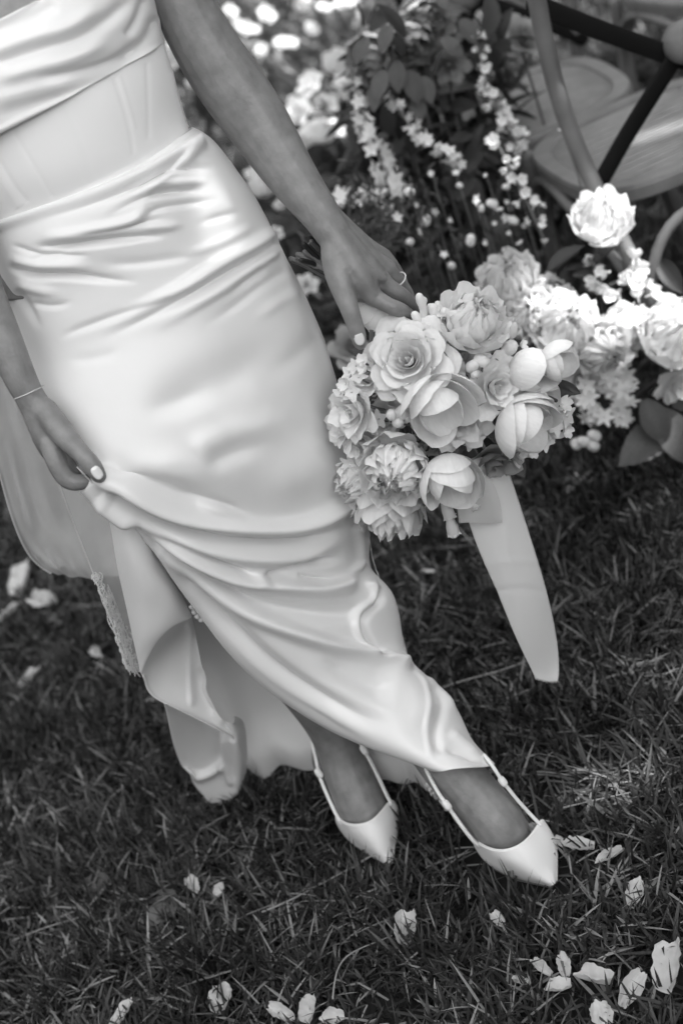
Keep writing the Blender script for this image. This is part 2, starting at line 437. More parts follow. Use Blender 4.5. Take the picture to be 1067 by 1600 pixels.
for i, (x, y, s, rot, tl, cu, lb) in enumerate(FP): fallen_petal(x, y, s * 0.66, rot, tl, .35 + cu * .8, i + 3, lb, z=0.023)

# ------------------------------------------------------------------ the bride
def rows_surface(rows, nu, phi, bulge_key=1):
    """rows: (Lx, Ly, LY, Rx, Ry, RY, bulge, sagx, sagy); smooth sheet swept round from left edge to right edge"""
    A = spl(np.array(rows, float), nu)[:, None, :]
    ph = phi[None, :]; s = (1 - np.cos(ph)) / 2; sn = np.sin(ph)
    px = A[..., 0] * (1 - s) + A[..., 3] * s + A[..., 7] * np.maximum(sn, 0)
    py = A[..., 1] * (1 - s) + A[..., 4] * s + A[..., 8] * np.maximum(sn, 0)
    Y = A[..., 2] * (1 - s) + A[..., 5] * s - A[..., 6] * sn
    return P(px, py, Y)

def rpx(r, p):                       # photo pixels at a point -> metres
    return r * pix(p)[2] / FOC

def limb(mb, joints, n=14, m=24):
    """joints: (px, py, Y, radius in photo px)"""
    J = np.array(joints, float); W = P(J[:, 0], J[:, 1], J[:, 2]); r = np.array([rpx(a, w) for a, w in zip(J[:, 3], W)])
    W4 = spl(np.concatenate([W, r[:, None]], 1), m) if len(J) > 2 else spl(np.concatenate([W, r[:, None]], 1), m, np.linspace(0, 1, m))
    mb.tube(W4[:, :3], np.maximum(W4[:, 3], 0.002), n)

def limbg(mb, joints, n=14, m=24):
    """joints: (px, py, height z, radius in photo px)"""
    J = np.array(joints, float); W = G(J[:, 0], J[:, 1], J[:, 2]); r = np.array([rpx(a, w) for a, w in zip(J[:, 3], W)])
    W4 = spl(np.concatenate([W, r[:, None]], 1), m)
    mb.tube(W4[:, :3], np.maximum(W4[:, 3], 0.002), n)

# ---- body: one continuous mesh (arms, hands, torso, neck, head, legs, feet)
bod = MB()
# arm that carries the bouquet
limb(bod, [(205, -215, 1.68, 62), (258, -90, 1.675, 52), (285, 0, 1.665, 48), (327, 82, 1.655, 52), (370, 146, 1.645, 53), (410, 204, 1.63, 49), (457, 276, 1.60, 40), (497, 330, 1.575, 32), (521, 366, 1.56, 28)], 18, 60)
wr = (521, 366, 1.56)
KN = [(582, 463, 1.528), (599, 442, 1.546), (605, 420, 1.567), (598, 399, 1.586)]
for (kx, ky, kY), r0 in zip(KN, (19, 19, 18, 16)):
    limb(bod, [(wr[0] - 12 + (kx - 580) * .30, wr[1] - 22 + (ky - 430) * .22, 1.568 + (kY - 1.555) * .4, 20), (wr[0] * .45 + kx * .55, wr[1] * .45 + ky * .55, 1.552 + (kY - 1.55) * .8, 20), (kx, ky, kY, r0 - 3)], 12, 16)
limb(bod, [KN[0] + (14.5,), (605, 476, 1.519, 13), (616, 481, 1.518, 13), (630, 487, 1.524, 12), (647, 500, 1.538, 10)], 12, 26)
limb(bod, [KN[1] + (14,), (617, 454, 1.545, 12.5), (628, 462, 1.550, 12.5), (642, 476, 1.564, 11.5), (651, 490, 1.58, 10)], 12, 26)
limb(bod, [KN[2] + (13,), (620, 438, 1.570, 12), (634, 457, 1.584, 11.5), (641, 477, 1.598, 10)], 12, 20)
limb(bod, [KN[3] + (13,), (612, 415, 1.588, 11.5), (625, 436, 1.600, 10.5), (631, 455, 1.612, 9.5)], 12, 20)
limb(bod, [(522, 384, 1.55, 22), (528, 425, 1.535, 22), (541, 468, 1.515, 17), (552, 500, 1.505, 14), (558, 520, 1.503, 13.5), (563, 537, 1.505, 10.5)], 14, 28)
limb(bod, [(535, 430, 1.54, 20), (562, 452, 1.535, 17), (580, 462, 1.535, 14)], 12, 14)
limb(bod, [(540, 462, 1.53, 14), (560, 460, 1.535, 13), (575, 462, 1.535, 12)], 12, 14)
# tendons on the back of the hand
limb(bod, [(535, 395, 1.533, 6), (560, 428, 1.522, 6), (585, 458, 1.520, 6)], 8, 12)
limb(bod, [(545, 388, 1.537, 6), (572, 415, 1.530, 6), (598, 436, 1.533, 6)], 8, 12)
# arm that lifts the skirt
limb(bod, [(-205, -80, 1.70, 60), (-178, 60, 1.66, 52), (-140, 190, 1.62, 48), (-98, 300, 1.58, 47), (-52, 410, 1.55, 40), (-8, 500, 1.525, 32), (25, 575, 1.505, 27), (44, 614, 1.497, 24)], 18, 60)
limb(bod, [(44, 614, 1.497, 24), (62, 648, 1.49, 25), (76, 680, 1.485, 26), (84, 700, 1.488, 23)], 14, 20)
limb(bod, [(58, 640, 1.495, 22), (72, 675, 1.505, 24), (84, 704, 1.512, 21)], 14, 20)
limb(bod, [(70, 640, 1.482, 20), (92, 668, 1.466, 20), (110, 690, 1.450, 18), (127, 708, 1.437, 15), (142, 725, 1.430, 15.5), (155, 743, 1.428, 12.5)], 14, 30)   # thumb
limb(bod, [(80, 692, 1.472, 18), (86, 716, 1.462, 16.5), (97, 739, 1.456, 15.5), (108, 750, 1.454, 15), (121, 754, 1.452, 13.5), (136, 751, 1.452, 11)], 12, 30); limb(bod, [(84, 690, 1.478, 17), (98, 708, 1.474, 15), (108, 728, 1.472, 13), (116, 742, 1.47, 11)], 12, 20)                                   # index
limb(bod, [(82, 690, 1.495, 16), (92, 718, 1.495, 15), (106, 742, 1.494, 14), (122, 750, 1.492, 12.5), (138, 748, 1.488, 11)], 12, 26)
limb(bod, [(90, 688, 1.512, 15), (100, 712, 1.515, 14.5), (116, 735, 1.515, 13.5), (132, 742, 1.512, 12), (146, 738, 1.506, 10.5)], 12, 26)
limb(bod, [(98, 682, 1.526, 14), (112, 700, 1.530, 13), (128, 716, 1.530, 12), (142, 724, 1.526, 11), (150, 728, 1.520, 10)], 12, 26)
# torso, neck, head (inside the dress and above the frame)
TOR = [(-5, 470, 1.62, 395, 395, 1.62, .085, 0, 10), (0, 400, 1.62, 340, 270, 1.62, .085, 0, 10), (0, 340, 1.62, 285, 222, 1.62, .072, 0, 8), (-25, 290, 1.62, 270, 160, 1.62, .078, 0, 6),
       (-70, 225, 1.625, 252, 95, 1.625, .095, 0, 6), (-110, 150, 1.63, 232, 20, 1.63, .108, 0, 8), (-150, 70, 1.64, 225, -60, 1.64, .092, 0, 8), (-180, -20, 1.65, 215, -140, 1.65, .07, 0, 4),
       (-170, -100, 1.66, 185, -215, 1.66, .055, 0, 0), (-100, -175, 1.67, 60, -230, 1.67, .05, 0, 0), (-85, -260, 1.66, 35, -300, 1.66, .05, 0, 0), (-110, -330, 1.64, 30, -375, 1.64, .075, 0, 0),
       (-140, -430, 1.64, 20, -480, 1.64, .085, 0, 0), (-150, -520, 1.65, -20, -560, 1.65, .07, 0, 0), (-110, -570, 1.65, -75, -585, 1.65, .02, 0, 0)]
ph = np.linspace(0, 2 * math.pi, 41)[:-1]
Gt = rows_surface(TOR, 70, ph)
Ft = [tuple(f) for f in grid_faces(70, 40, True)] + [tuple(range(39, -1, -1)), tuple(range(69 * 40, 70 * 40))]
bod.add(Gt.reshape(-1, 3), Ft)
# legs and feet (pointed down into heels)
limb(bod, [(110, 470, 1.63, 100), (210, 660, 1.61, 88), (330, 870, 1.60, 66), (430, 1010, 1.615, 50)], 18, 30)
limbg(bod, [(430, 1010, .33, 50), (490, 1090, .22, 42), (524, 1150, .15, 37), (541, 1200, .106, 38), (556, 1240, .074, 40), (572, 1275, .046, 38), (590, 1312, .028, 24), (600, 1330, .022, 14)], 18, 50)
limbg(bod, [(524, 1150, .15, 35), (516, 1175, .10, 30), (514, 1196, .085, 26)], 14, 14)   # heel
limb(bod, [(290, 430, 1.62, 98), (380, 640, 1.60, 88), (470, 850, 1.60, 60), (540, 970, 1.585, 48), (600, 1058, 1.55, 43), (660, 1140, 1.487, 41)], 18, 30)
limbg(bod, [(660, 1140, .185, 42), (708, 1205, .132, 44), (745, 1248, .098, 42), (776, 1285, .068, 43), (800, 1318, .040, 36), (825, 1345, .024, 24), (845, 1362, .022, 16)], 18, 50)
limbg(bod, [(706, 1200, .136, 34), (700, 1220, .105, 26), (700, 1236, .09, 20)], 14, 14)
person = bod.build('person', M['skin'])
md = person.modifiers.new('fuse', 'REMESH'); md.mode = 'VOXEL'; md.voxel_size = 0.0023; md.use_smooth_shade = True
md = person.modifiers.new('soften', 'SMOOTH'); md.factor = 0.5; md.iterations = 4
dg = bpy.context.evaluated_depsgraph_get()
me_body = bpy.data.meshes.new_from_object(person.evaluated_get(dg))
person.modifiers.clear(); person.data = me_body
if not me_body.materials: me_body.materials.append(M['skin'])
me_body.polygons.foreach_set('use_smooth', np.ones(len(me_body.polygons), bool))
tag(person, 'bride in a satin gown lifting her hem, arm lowered with a bouquet, white slingback heels', 'person')

# hair, above the frame
hb = MB()
Hr = [(-125, -345, 1.70, 45, -385, 1.70, .05, 0, 0), (-158, -440, 1.68, 40, -500, 1.68, .10, 0, 0), (-165, -530, 1.67, 0, -575, 1.67, .09, 0, 0), (-118, -592, 1.66, -70, -605, 1.66, .03, 0, 0)]
Gh = rows_surface(Hr, 24, ph)
hb.add(Gh.reshape(-1, 3), [tuple(f) for f in grid_faces(24, 40, True)] + [tuple(range(39, -1, -1)), tuple(range(23 * 40, 24 * 40))])
hb.build('hair', mat('dark_hair', 0.05, 0.4, 0.5, bump=0.5, bscale=150), person)

# nails, ring, bracelet
def nail(c, along, out, ln, wd, label=None):
    a = np.array(along, float); a /= np.linalg.norm(a); o = np.array(out, float); o -= a * (o @ a); o /= np.linalg.norm(o); s = np.cross(a, o)
    u = np.linspace(-1, 1, 9); v = np.linspace(-1, 1, 9); U, V = np.meshgrid(u, v, indexing='ij')
    wv = np.where(V > 0, np.sqrt(np.clip(1 - np.abs(V * .98) ** 2.6, 0, 1)), np.sqrt(np.clip(1 - np.abs(V * .92) ** 3, 0, 1)))
    pos = np.array(c) + a * (V * ln / 2)[..., None] + s * (U * wv * wd / 2)[..., None] - o * ((U * wv) ** 2 * wd * 0.22 + 0.0015 * (V < -.9))[..., None]
    ob = sheet('fingernail', pos, M['nail'], person, 0.0005)
    return ob
c = P(561.5, 530, 1.4935); a = P(563, 537, 1.505) - P(555, 512, 1.505)
nail(c, a, CAM - c, 0.0155, 0.0112)
c = P(152.5, 739, 1.4155); a = P(155, 744, 1.427) - P(143, 727, 1.430)
nail(c, a, CAM - c + 0.15 * XI, 0.0150, 0.0108)
# finger ring
def ring_mesh(centre, axis, rad, thick, n=28):
    q = Vector(axis).to_track_quat('Z', 'Y'); t = np.linspace(0, 2 * math.pi, n)
    return [np.array(centre) + np.array(q @ Vector((rad * math.cos(x), rad * math.sin(x), 0))) for x in t]
ra = P(621, 437, 1.568); rd = P(630, 449, 1.574) - P(611, 425, 1.567)
MB().tube(ring_mesh(ra, rd, 0.0108, 0.0013), 0.0010, 8, False).build('finger_ring', M['metal'], person)
ba = P(45, 613, 1.497); bd = P(60, 645, 1.49) - P(28, 580, 1.505)
MB().tube(ring_mesh(ba, bd + 0.0 * XI, 0.0182, 0.0005, 40), 0.0006, 6, False).build('bracelet', M['metal'], person)

# ---- gown
SK = [(-12, 345, 1.62, 300, 200, 1.62, .093, 0, 14), (-7, 385, 1.62, 332, 220, 1.62, .112, 0, 16), (2, 430, 1.62, 370, 268, 1.62, .117, 0, 14), (14, 480, 1.62, 404, 320, 1.62, .116, 0, 10),
      (27, 530, 1.615, 432, 375, 1.62, .120, 0, 6), (42, 580, 1.60, 468, 447, 1.62, .122, 0, 2), (60, 630, 1.57, 498, 513, 1.615, .120, 0, 0), (85, 682, 1.54, 521, 583, 1.61, .115, 0, 0),
      (110, 722, 1.51, 540, 655, 1.605, .108, 0, 4), (134, 744, 1.48, 556, 725, 1.60, .095, 0, 10), (172, 792, 1.485, 571, 790, 1.60, .085, 0, 10), (230, 848, 1.49, 576, 845, 1.60, .080, 0, 8),
      (268, 900, 1.495, 580, 890, 1.60, .075, 0, 4), (306, 952, 1.50, 611, 926, 1.595, .070, 0, 2), (350, 1010, 1.50, 626, 985, 1.58, .068, 0, 0), (400, 1062, 1.50, 643, 1035, 1.56, .065, 0, 0),
      (455, 1104, 1.495, 697, 1086, 1.525, .060, 0, 0), (520, 1143, 1.48, 727, 1138, 1.49, .055, 0, 0), (590, 1172, 1.455, 744, 1166, 1.46, .048, 0, 3), (668, 1197, 1.425, 772, 1194, 1.43, .044, 0, 7)]
# folds: (points, width below-right side, width above-left side, height, fade in, fade out)
ST = [
 # waist sash and hip
 ([(318, 212), (270, 245), (190, 285), (100, 318), (-5, 352)], 5.6, 9.6, .0050, .05, .02),
 ([(300, 232), (262, 262), (225, 284), (150, 312)], 8.0, 6.4, -.0055, .15, .5),
 ([(322, 218), (285, 250), (245, 285), (215, 312), (150, 338)], 10.4, 8.0, .0045, .1, .5),
 ([(325, 296), (280, 300), (240, 304), (205, 318), (165, 336)], 7.2, 4.8, -.0060, .35, .5),
 ([(330, 282), (285, 286), (245, 290), (215, 302)], 6.4, 6.4, .0030, .3, .4),
 ([(345, 265), (300, 262), (262, 268), (235, 285)], 7.2, 5.6, -.0040, .4, .4),
 ([(238, 318), (215, 338), (180, 352), (110, 366), (60, 372)], 8.0, 8.0, .0050, .3, .3),
 ([(275, 366), (215, 372), (150, 380), (95, 386), (45, 384)], 7.2, 5.6, -.0075, .45, .3),
 ([(290, 352), (250, 354), (215, 356)], 7.2, 6.4, .0030, .4, .4),
 ([(110, 395), (75, 402), (40, 408)], 6.4, 5.6, -.0030, .4, .4),
 ([(160, 418), (110, 414), (60, 412), (10, 400)], 7.2, 7.2, .0035, .4, .2),
 ([(225, 440), (160, 436), (100, 431), (50, 430), (10, 412)], 6.4, 4.8, -.0070, .45, .25),
 ([(20, 440), (60, 452), (110, 462)], 8.0, 8.0, .0030, .3, .5),
 ([(25, 450), (45, 480), (70, 520)], 8.0, 6.4, -.0030, .3, .5),
 ([(432, 358), (395, 385), (345, 412), (290, 448), (215, 485), (120, 525)], 9.6, 16.0, .0075, .12, .45),
 ([(436, 375), (400, 402), (350, 430), (295, 462), (225, 498), (150, 535)], 10.4, 7.2, -.0070, .12, .45),
 ([(440, 388), (405, 410), (370, 436), (300, 480), (230, 522)], 11.2, 7.2, .0050, .15, .5),
 ([(420, 418), (385, 438), (350, 466)], 9.6, 7.2, -.0035, .3, .5),
 ([(300, 455), (230, 478), (130, 512), (90, 530)], 6.4, 6.4, -.0028, .3, .5),
 ([(330, 610), (280, 626), (210, 650)], 17.6, 17.6, -.0018, .4, .4),
 ([(455, 520), (380, 575), (300, 612), (200, 660)], 36.8, 32.0, -.0050, .3, .4),
 ([(300, 240), (255, 272), (205, 296), (140, 320), (60, 345)], 5, 5, -.0022, .2, .4),
 ([(350, 310), (300, 318), (250, 326), (200, 345)], 6, 5, -.0022, .4, .4),
 ([(260, 340), (210, 352), (150, 362), (90, 366)], 5, 4, -.0025, .3, .4),
 ([(150, 398), (110, 400), (60, 396), (15, 380)], 5, 4, -.0025, .4, .2),
 ([(330, 392), (270, 404), (200, 412), (150, 408)], 9, 7, -.0018, .4, .4),
 ([(120, 470), (80, 478), (40, 470)], 6, 5, -.0020, .4, .3),
 ([(380, 330), (340, 340), (300, 352)], 7, 6, -.0018, .3, .5),
 ([(400, 350), (360, 372), (310, 392), (270, 400)], 8, 7, .0020, .2, .5),
 ([(452, 420), (410, 446), (360, 484), (310, 512)], 9, 7, -.0025, .15, .5),
 ([(470, 455), (430, 476), (390, 506)], 9, 9, .0020, .15, .5),
 ([(200, 545), (150, 560), (100, 566)], 10, 9, -.0015, .4, .4),
 ([(500, 520), (460, 560), (400, 600)], 16, 14, -.0020, .2, .5),
 # thigh dents
 ([(430, 690), (385, 700), (345, 716), (315, 728)], 30, 15, -.0050, .5, .35),
 ([(470, 650), (400, 668), (330, 692), (300, 712)], 20, 22, .0040, .4, .3),
 ([(520, 700), (470, 740), (400, 770)], 34, 30, .0050, .3, .4),
 # rib from the hand sweeping to the bouquet
 ([(150, 728), (190, 742), (240, 762), (300, 782), (350, 790)], 12.0, 22.4, -.0120, .30, .45),
 ([(140, 738), (180, 752), (225, 778), (280, 804), (350, 820), (430, 826), (500, 812), (566, 770)], 11.2, 12.0, .0140, .12, .08),
 ([(270, 774), (320, 782), (360, 792), (405, 812)], 6.0, 7.7, -.0055, .3, .35),
 ([(300, 790), (345, 798), (395, 808)], 6.9, 6.9, .0030, .4, .4),
 ([(170, 762), (220, 796), (280, 826), (350, 842), (430, 846), (500, 838), (560, 815)], 9.5, 8.6, -.0120, .06, .25),
 ([(160, 764), (215, 806), (275, 838), (340, 862), (410, 872), (480, 866), (545, 835)], 11.2, 9.5, .0085, .05, .2),
 ([(200, 806), (270, 846), (335, 877), (408, 904)], 6.0, 7.7, -.0100, .1, .12),
 ([(408, 905), (435, 893), (465, 883), (500, 876), (540, 868)], 11.2, 6.0, -.0110, .15, .3),
 ([(415, 897), (450, 889), (500, 886), (545, 880)], 6.0, 6.0, .0030, .3, .3),
 ([(138, 748), (185, 795), (240, 832), (305, 874), (370, 902), (430, 912), (500, 920), (562, 905)], 12.0, 8.6, .0130, .02, .06),
 ([(462, 898), (490, 902), (525, 905)], 4.3, 3.4, -.0040, .3, .3),
 ([(190, 815), (240, 848), (300, 892), (370, 932), (440, 952), (520, 958), (570, 950)], 15.5, 11.2, -.0135, .08, .35),
 ([(440, 948), (480, 958), (530, 962), (575, 950)], 10.3, 13.8, -.0040, .4, .3),
 ([(235, 852), (300, 900), (353, 934), (400, 960), (456, 984), (520, 1006), (585, 1023), (645, 1046)], 12.9, 8.6, .0140, .04, .06),
 ([(252, 880), (310, 940), (360, 985), (410, 1030), (456, 1066), (510, 1098), (570, 1124), (630, 1140)], 25.8, 17.2, -.0150, .1, .3),
 ([(275, 905), (330, 972), (390, 1035), (450, 1082), (520, 1122), (600, 1160)], 7.7, 10.3, .0050, .1, .2),
 ([(500, 1020), (540, 1050), (590, 1075), (620, 1080)], 22.4, 13.8, -.0070, .35, .35),
 ([(585, 1040), (625, 1062), (655, 1100), (660, 1150)], 22.4, 25.8, .0060, .35, .3),
 # side seam ruffle at the bouquet side
 ([(556, 820), (563, 850), (562, 880), (540, 900)], 6.9, 6.0, .0065, .1, .3),
 ([(575, 828), (574, 855), (572, 882)], 6.0, 4.3, -.0060, .2, .2),
 ([(572, 905), (582, 925), (578, 942), (560, 956), (556, 985), (570, 1008), (588, 1026)], 5.2, 8.6, .0070, .1, .15),
 ([(590, 915), (592, 940), (574, 958), (570, 985), (585, 1010), (605, 1030)], 8.6, 5.2, -.0090, .15, .15),
 # hem crease and outer flange
 ([(640, 1046), (660, 1072), (664, 1105), (664, 1140), (674, 1190)], 4.3, 6.9, .0028, .2, .1),
 ([(668, 1062), (684, 1085), (690, 1110), (682, 1150), (694, 1188)], 12.0, 6.9, -.0045, .2, .2),
 ([(660, 1058), (690, 1078), (718, 1118)], 7.7, 7.7, .0050, .3, .3),
 ([(700, 1140), (722, 1160), (755, 1190)], 7.7, 7.7, .0040, .3, .3),
 ([(690, 1170), (722, 1178), (752, 1194)], 6.0, 6.0, -.0040, .3, .3),
 # hem roll
 ([(300, 950), (350, 1013), (400, 1064), (455, 1106), (520, 1145), (590, 1174), (668, 1199), (720, 1204), (772, 1195)], 5, 6, .0022, .1, .1),
]
phf = np.concatenate([np.linspace(-0.35, 0, 12)[:-1], np.linspace(0, math.pi, 330), np.linspace(math.pi, math.pi + 0.35, 12)[1:]])
Gs = rows_surface(SK, 620, phf)
pxs, pys, _ = pix(Gs)
wob = 0.0006 * np.sin(pxs * .045 + pys * .02) * np.sin(pys * .031 - pxs * .012)
rowt = np.linspace(0, 19, 620)[:, None]; lowm = np.clip((rowt - 9.5) / 1.5, 0, 1)
sm = lambda t: np.clip(t, 0, 1) ** 2 * (3 - 2 * np.clip(t, 0, 1))
edge = (1 - lowm * (1 - sm(phf[None, :] / .62))) * (1 - lowm * (1 - sm((math.pi - phf[None, :]) / .30)))
Hs = (stroke_field(pxs, pys, ST) * (1.35 - .2 * sm((rowt - 6) / 4)) + wob) * edge
for _k in range(1):
    Hs[1:-1] = (Hs[:-2] + 2 * Hs[1:-1] + Hs[2:]) / 4; Hs[:, 1:-1] = (Hs[:, :-2] + 2 * Hs[:, 1:-1] + Hs[:, 2:]) / 4
Gs = Gs + grid_normals(Gs) * Hs[..., None]
dress = sheet('dress', Gs, M['satin'], person, 0.0011)
dress['label'] = 'ivory satin skirt gathered in folds from the lifting hand'
# back of the skirt, reaching the grass
BK = [(-12, 352, 1.62, 302, 207, 1.62, -.09, 0, 0), (2, 430, 1.62, 370, 268, 1.62, -.12, 0, 0), (27, 530, 1.62, 432, 375, 1.62, -.13, 0, 0), (60, 630, 1.60, 498, 513, 1.615, -.13, 0, 0),
      (110, 722, 1.56, 540, 655, 1.605, -.13, 0, 0), (165, 792, 1.55, 571, 790, 1.60, -.13, 0, 0), (215, 860, 1.56, 585, 880, 1.60, -.12, 0, 0), (245, 940, 1.61, 618, 960, 1.60, -.11, 0, 0),
      (280, 1030, 1.67, 640, 1040, 1.59, -.09, 0, 0), (312, 1110, 1.73, 660, 1120, 1.57, -.05, 0, 0), (345, 1180, 1.78, 680, 1200, 1.555, .02, -8, -18), (362, 1206, 1.80, 693, 1247, 1.55, .03, -6, -16)]
phb = np.linspace(0, math.pi, 150)
Gb = rows_surface(BK, 220, phb)
px_, py_, _ = pix(Gb)
low = np.clip((np.linspace(0, 1, 220) - 0.62) / 0.38, 0, 1)[:, None] ** 1.5
arc = np.linspace(0, 1, 150)[None, :]
Gb[..., 1] += low * (0.013 * np.sin(arc * 19) + 0.006 * np.sin(arc * 41 + 1))
Gb[..., 2] = np.maximum(Gb[..., 2] + low * 0.006 * np.sin(arc * 40), 0.012)
sheet('skirt_back', Gb, M['lining'], dress, 0.001)

def pxy(rows):                       # control grid of (px, py, Y)
    A = np.array(rows, float); return P(A[..., 0], A[..., 1], A[..., 2])

# folded-back satin panel hanging from the hand
PA = pxy([[(121, 729, 1.446), (127, 735, 1.440), (136, 745, 1.438), (150, 758, 1.441), (166, 772, 1.450)],
          [(165, 790, 1.500), (182, 800, 1.485), (200, 814, 1.480), (218, 832, 1.484), (232, 852, 1.505)],
          [(182, 870, 1.520), (200, 874, 1.496), (220, 880, 1.488), (242, 888, 1.494), (262, 898, 1.520)],
          [(198, 945, 1.535), (217, 945, 1.508), (240, 940, 1.498), (264, 932, 1.504), (283, 930, 1.535)],
          [(212, 1010, 1.550), (224, 1002, 1.525), (243, 988, 1.512), (270, 968, 1.514), (296, 954, 1.545)],
          [(222, 1054, 1.565), (228, 1032, 1.545), (242, 1004, 1.525), (268, 978, 1.522), (301, 963, 1.548)]])
Gp = displaced(patch(PA, 140, 70), [([(300, 965), (262, 986), (232, 1022), (223, 1052)], 4, 4, .0015, .05, .05), ([(200, 830), (222, 890), (240, 960)], 14, 18, .002, .3, .3)])
sheet('folded_panel', Gp, M['satin'], dress, 0.0011)
# its lining, curling round underneath
PB = pxy([[(301, 963, 1.550), (268, 978, 1.527), (242, 1004, 1.530), (228, 1030, 1.550), (222, 1052, 1.566)],
          [(306, 985, 1.585), (282, 998, 1.590), (258, 1018, 1.590), (238, 1044, 1.585), (226, 1070, 1.574)],
          [(312, 1020, 1.595), (296, 1030, 1.605), (276, 1046, 1.605), (258, 1068, 1.598), (240, 1090, 1.578)],
          [(322, 1065, 1.600), (314, 1072, 1.610), (304, 1084, 1.608), (292, 1100, 1.598), (282, 1112, 1.582)],
          [(342, 1112, 1.605), (340, 1116, 1.610), (336, 1122, 1.606), (332, 1130, 1.600), (328, 1136, 1.590)],
          [(364, 1146, 1.605), (364, 1148, 1.606), (364, 1150, 1.604), (365, 1153, 1.602), (366, 1156, 1.598)]])
Gl = displaced(patch(PB, 120, 80), [([(292, 968), (298, 1000), (296, 1050), (298, 1110)], 4, 9, .0045, .1, .1), ([(318, 1060), (330, 1100), (352, 1138)], 9, 7, .006, .2, .2),
                                   ([(312, 1040), (318, 1080), (335, 1120)], 8, 7, -.004, .2, .2), ([(223, 1054), (240, 1090), (290, 1117), (366, 1156)], 4, 4, .0025, .02, .02)])
sheet('hem_lining', Gl, M['lining'], dress, 0.0011)
# trailing tip that touches the grass
PC = pxy([[(250, 1085, 1.600), (275, 1098, 1.615), (305, 1110, 1.63), (338, 1120, 1.635), (362, 1130, 1.630), (366, 1120, 1.66)],
          [(260, 1112, 1.612), (282, 1125, 1.635), (310, 1135, 1.65), (340, 1142, 1.645), (368, 1152, 1.628), (380, 1130, 1.67)],
          [(268, 1150, 1.640), (288, 1160, 1.665), (315, 1166, 1.675), (345, 1168, 1.665), (371, 1178, 1.645), (385, 1160, 1.69)],
          [(281, 1190, 1.675), (298, 1200, 1.695), (322, 1205, 1.700), (348, 1200, 1.690), (375, 1202, 1.672), (386, 1185, 1.715)],
          [(300, 1222, 1.700), (312, 1232, 1.712), (330, 1240, 1.715), (352, 1240, 1.708), (374, 1225, 1.695), (384, 1205, 1.73)],
          [(318, 1243, 1.715), (326, 1251, 1.722), (340, 1256, 1.725), (354, 1254, 1.720), (369, 1240, 1.708), (378, 1220, 1.74)]])
Gc = displaced(patch(PC, 120, 90), [([(285, 1196), (310, 1208), (340, 1196), (356, 1190)], 10, 4, .010, .15, .2), ([(348, 1140), (354, 1185), (364, 1230)], 6, 6, .006, .2, .15),
                                   ([(340, 1135), (344, 1170), (350, 1192)], 6, 5, -.005, .3, .3), ([(362, 1150), (373, 1190), (366, 1245)], 5, 5, .004, .1, .1)])
sheet('train_tip', Gc, M['lining'], dress, 0.0011)
# covered buttons where the panel meets the skirt
for (x, y) in ((300, 948), (304, 956), (309, 963), (315, 968)):
    p0 = P(x, y, 1.535); n_ = cdir(0, 0, 1)
    MB().tube([p0 - n_ * .003, p0 + n_ * .001], [.0042, .0040], 10).build('button', M['satin'], dress)
for (x, y, Yb) in ((668, 1226, 1.545), (672, 1233, 1.545), (676, 1240, 1.545)):
    p0 = P(x, y, Yb - .02); n_ = cdir(-.3, 0, 1)
    MB().tube([p0 - n_ * .003, p0 + n_ * .001], [.0040, .0038], 10).build('button', M['satin'], dress)

# bodice: plain boned corset under a draped cowl
BO = [(-10, 372, 1.62, 292, 236, 1.62, .096, 0, 16), (-20, 335, 1.62, 297, 206, 1.62, .103, 0, 14), (-45, 295, 1.62, 288, 178, 1.62, .107, 0, 12), (-72, 245, 1.622, 271, 115, 1.62, .108, 0, 10), (-105, 190, 1.625, 254, 60, 1.625, .108, 0, 8),
      (-130, 130, 1.63, 238, 5, 1.63, .104, 0, 8), (-150, 70, 1.635, 226, -50, 1.635, .100, 0, 8)]
phc = np.linspace(0, 2 * math.pi, 320)
Gbo = rows_surface(BO, 200, phc)
seam = lambda pts, h=-.0012, w=3.5: (pts, w, w, h * .5, .05, .05)
Gbo = displaced(Gbo, [seam([(178, 118), (192, 160), (203, 200), (210, 245)]), seam([(230, 95), (232, 150), (233, 220)]), seam([(185, 118), (199, 160), (211, 205)], .0009), seam([(14, 195), (45, 245), (85, 312)]),
                      seam([(0, 250), (20, 285), (45, 318)]), seam([(-8, 262), (10, 292), (32, 325)], .0015, 7), seam([(100, 160), (125, 215), (150, 290)], -.0006, 5),
                      seam([(268, 110), (276, 150), (290, 190)], .0015, 5)])
sheet('bodice', Gbo, M['corset'], dress, 0.001)
OV = [(-108, 262, 1.625, 257, 66, 1.625, .119, 0, 6), (-118, 215, 1.63, 250, 38, 1.63, .127, 0, 8), (-125, 165, 1.635, 242, 0, 1.635, .131, 0, 8), (-128, 118, 1.64, 228, -45, 1.64, .128, 0, 10), (-120, 82, 1.645, 205, -85, 1.645, .120, 0, 12)]
phv = np.linspace(-0.5, math.pi + 0.5, 260)
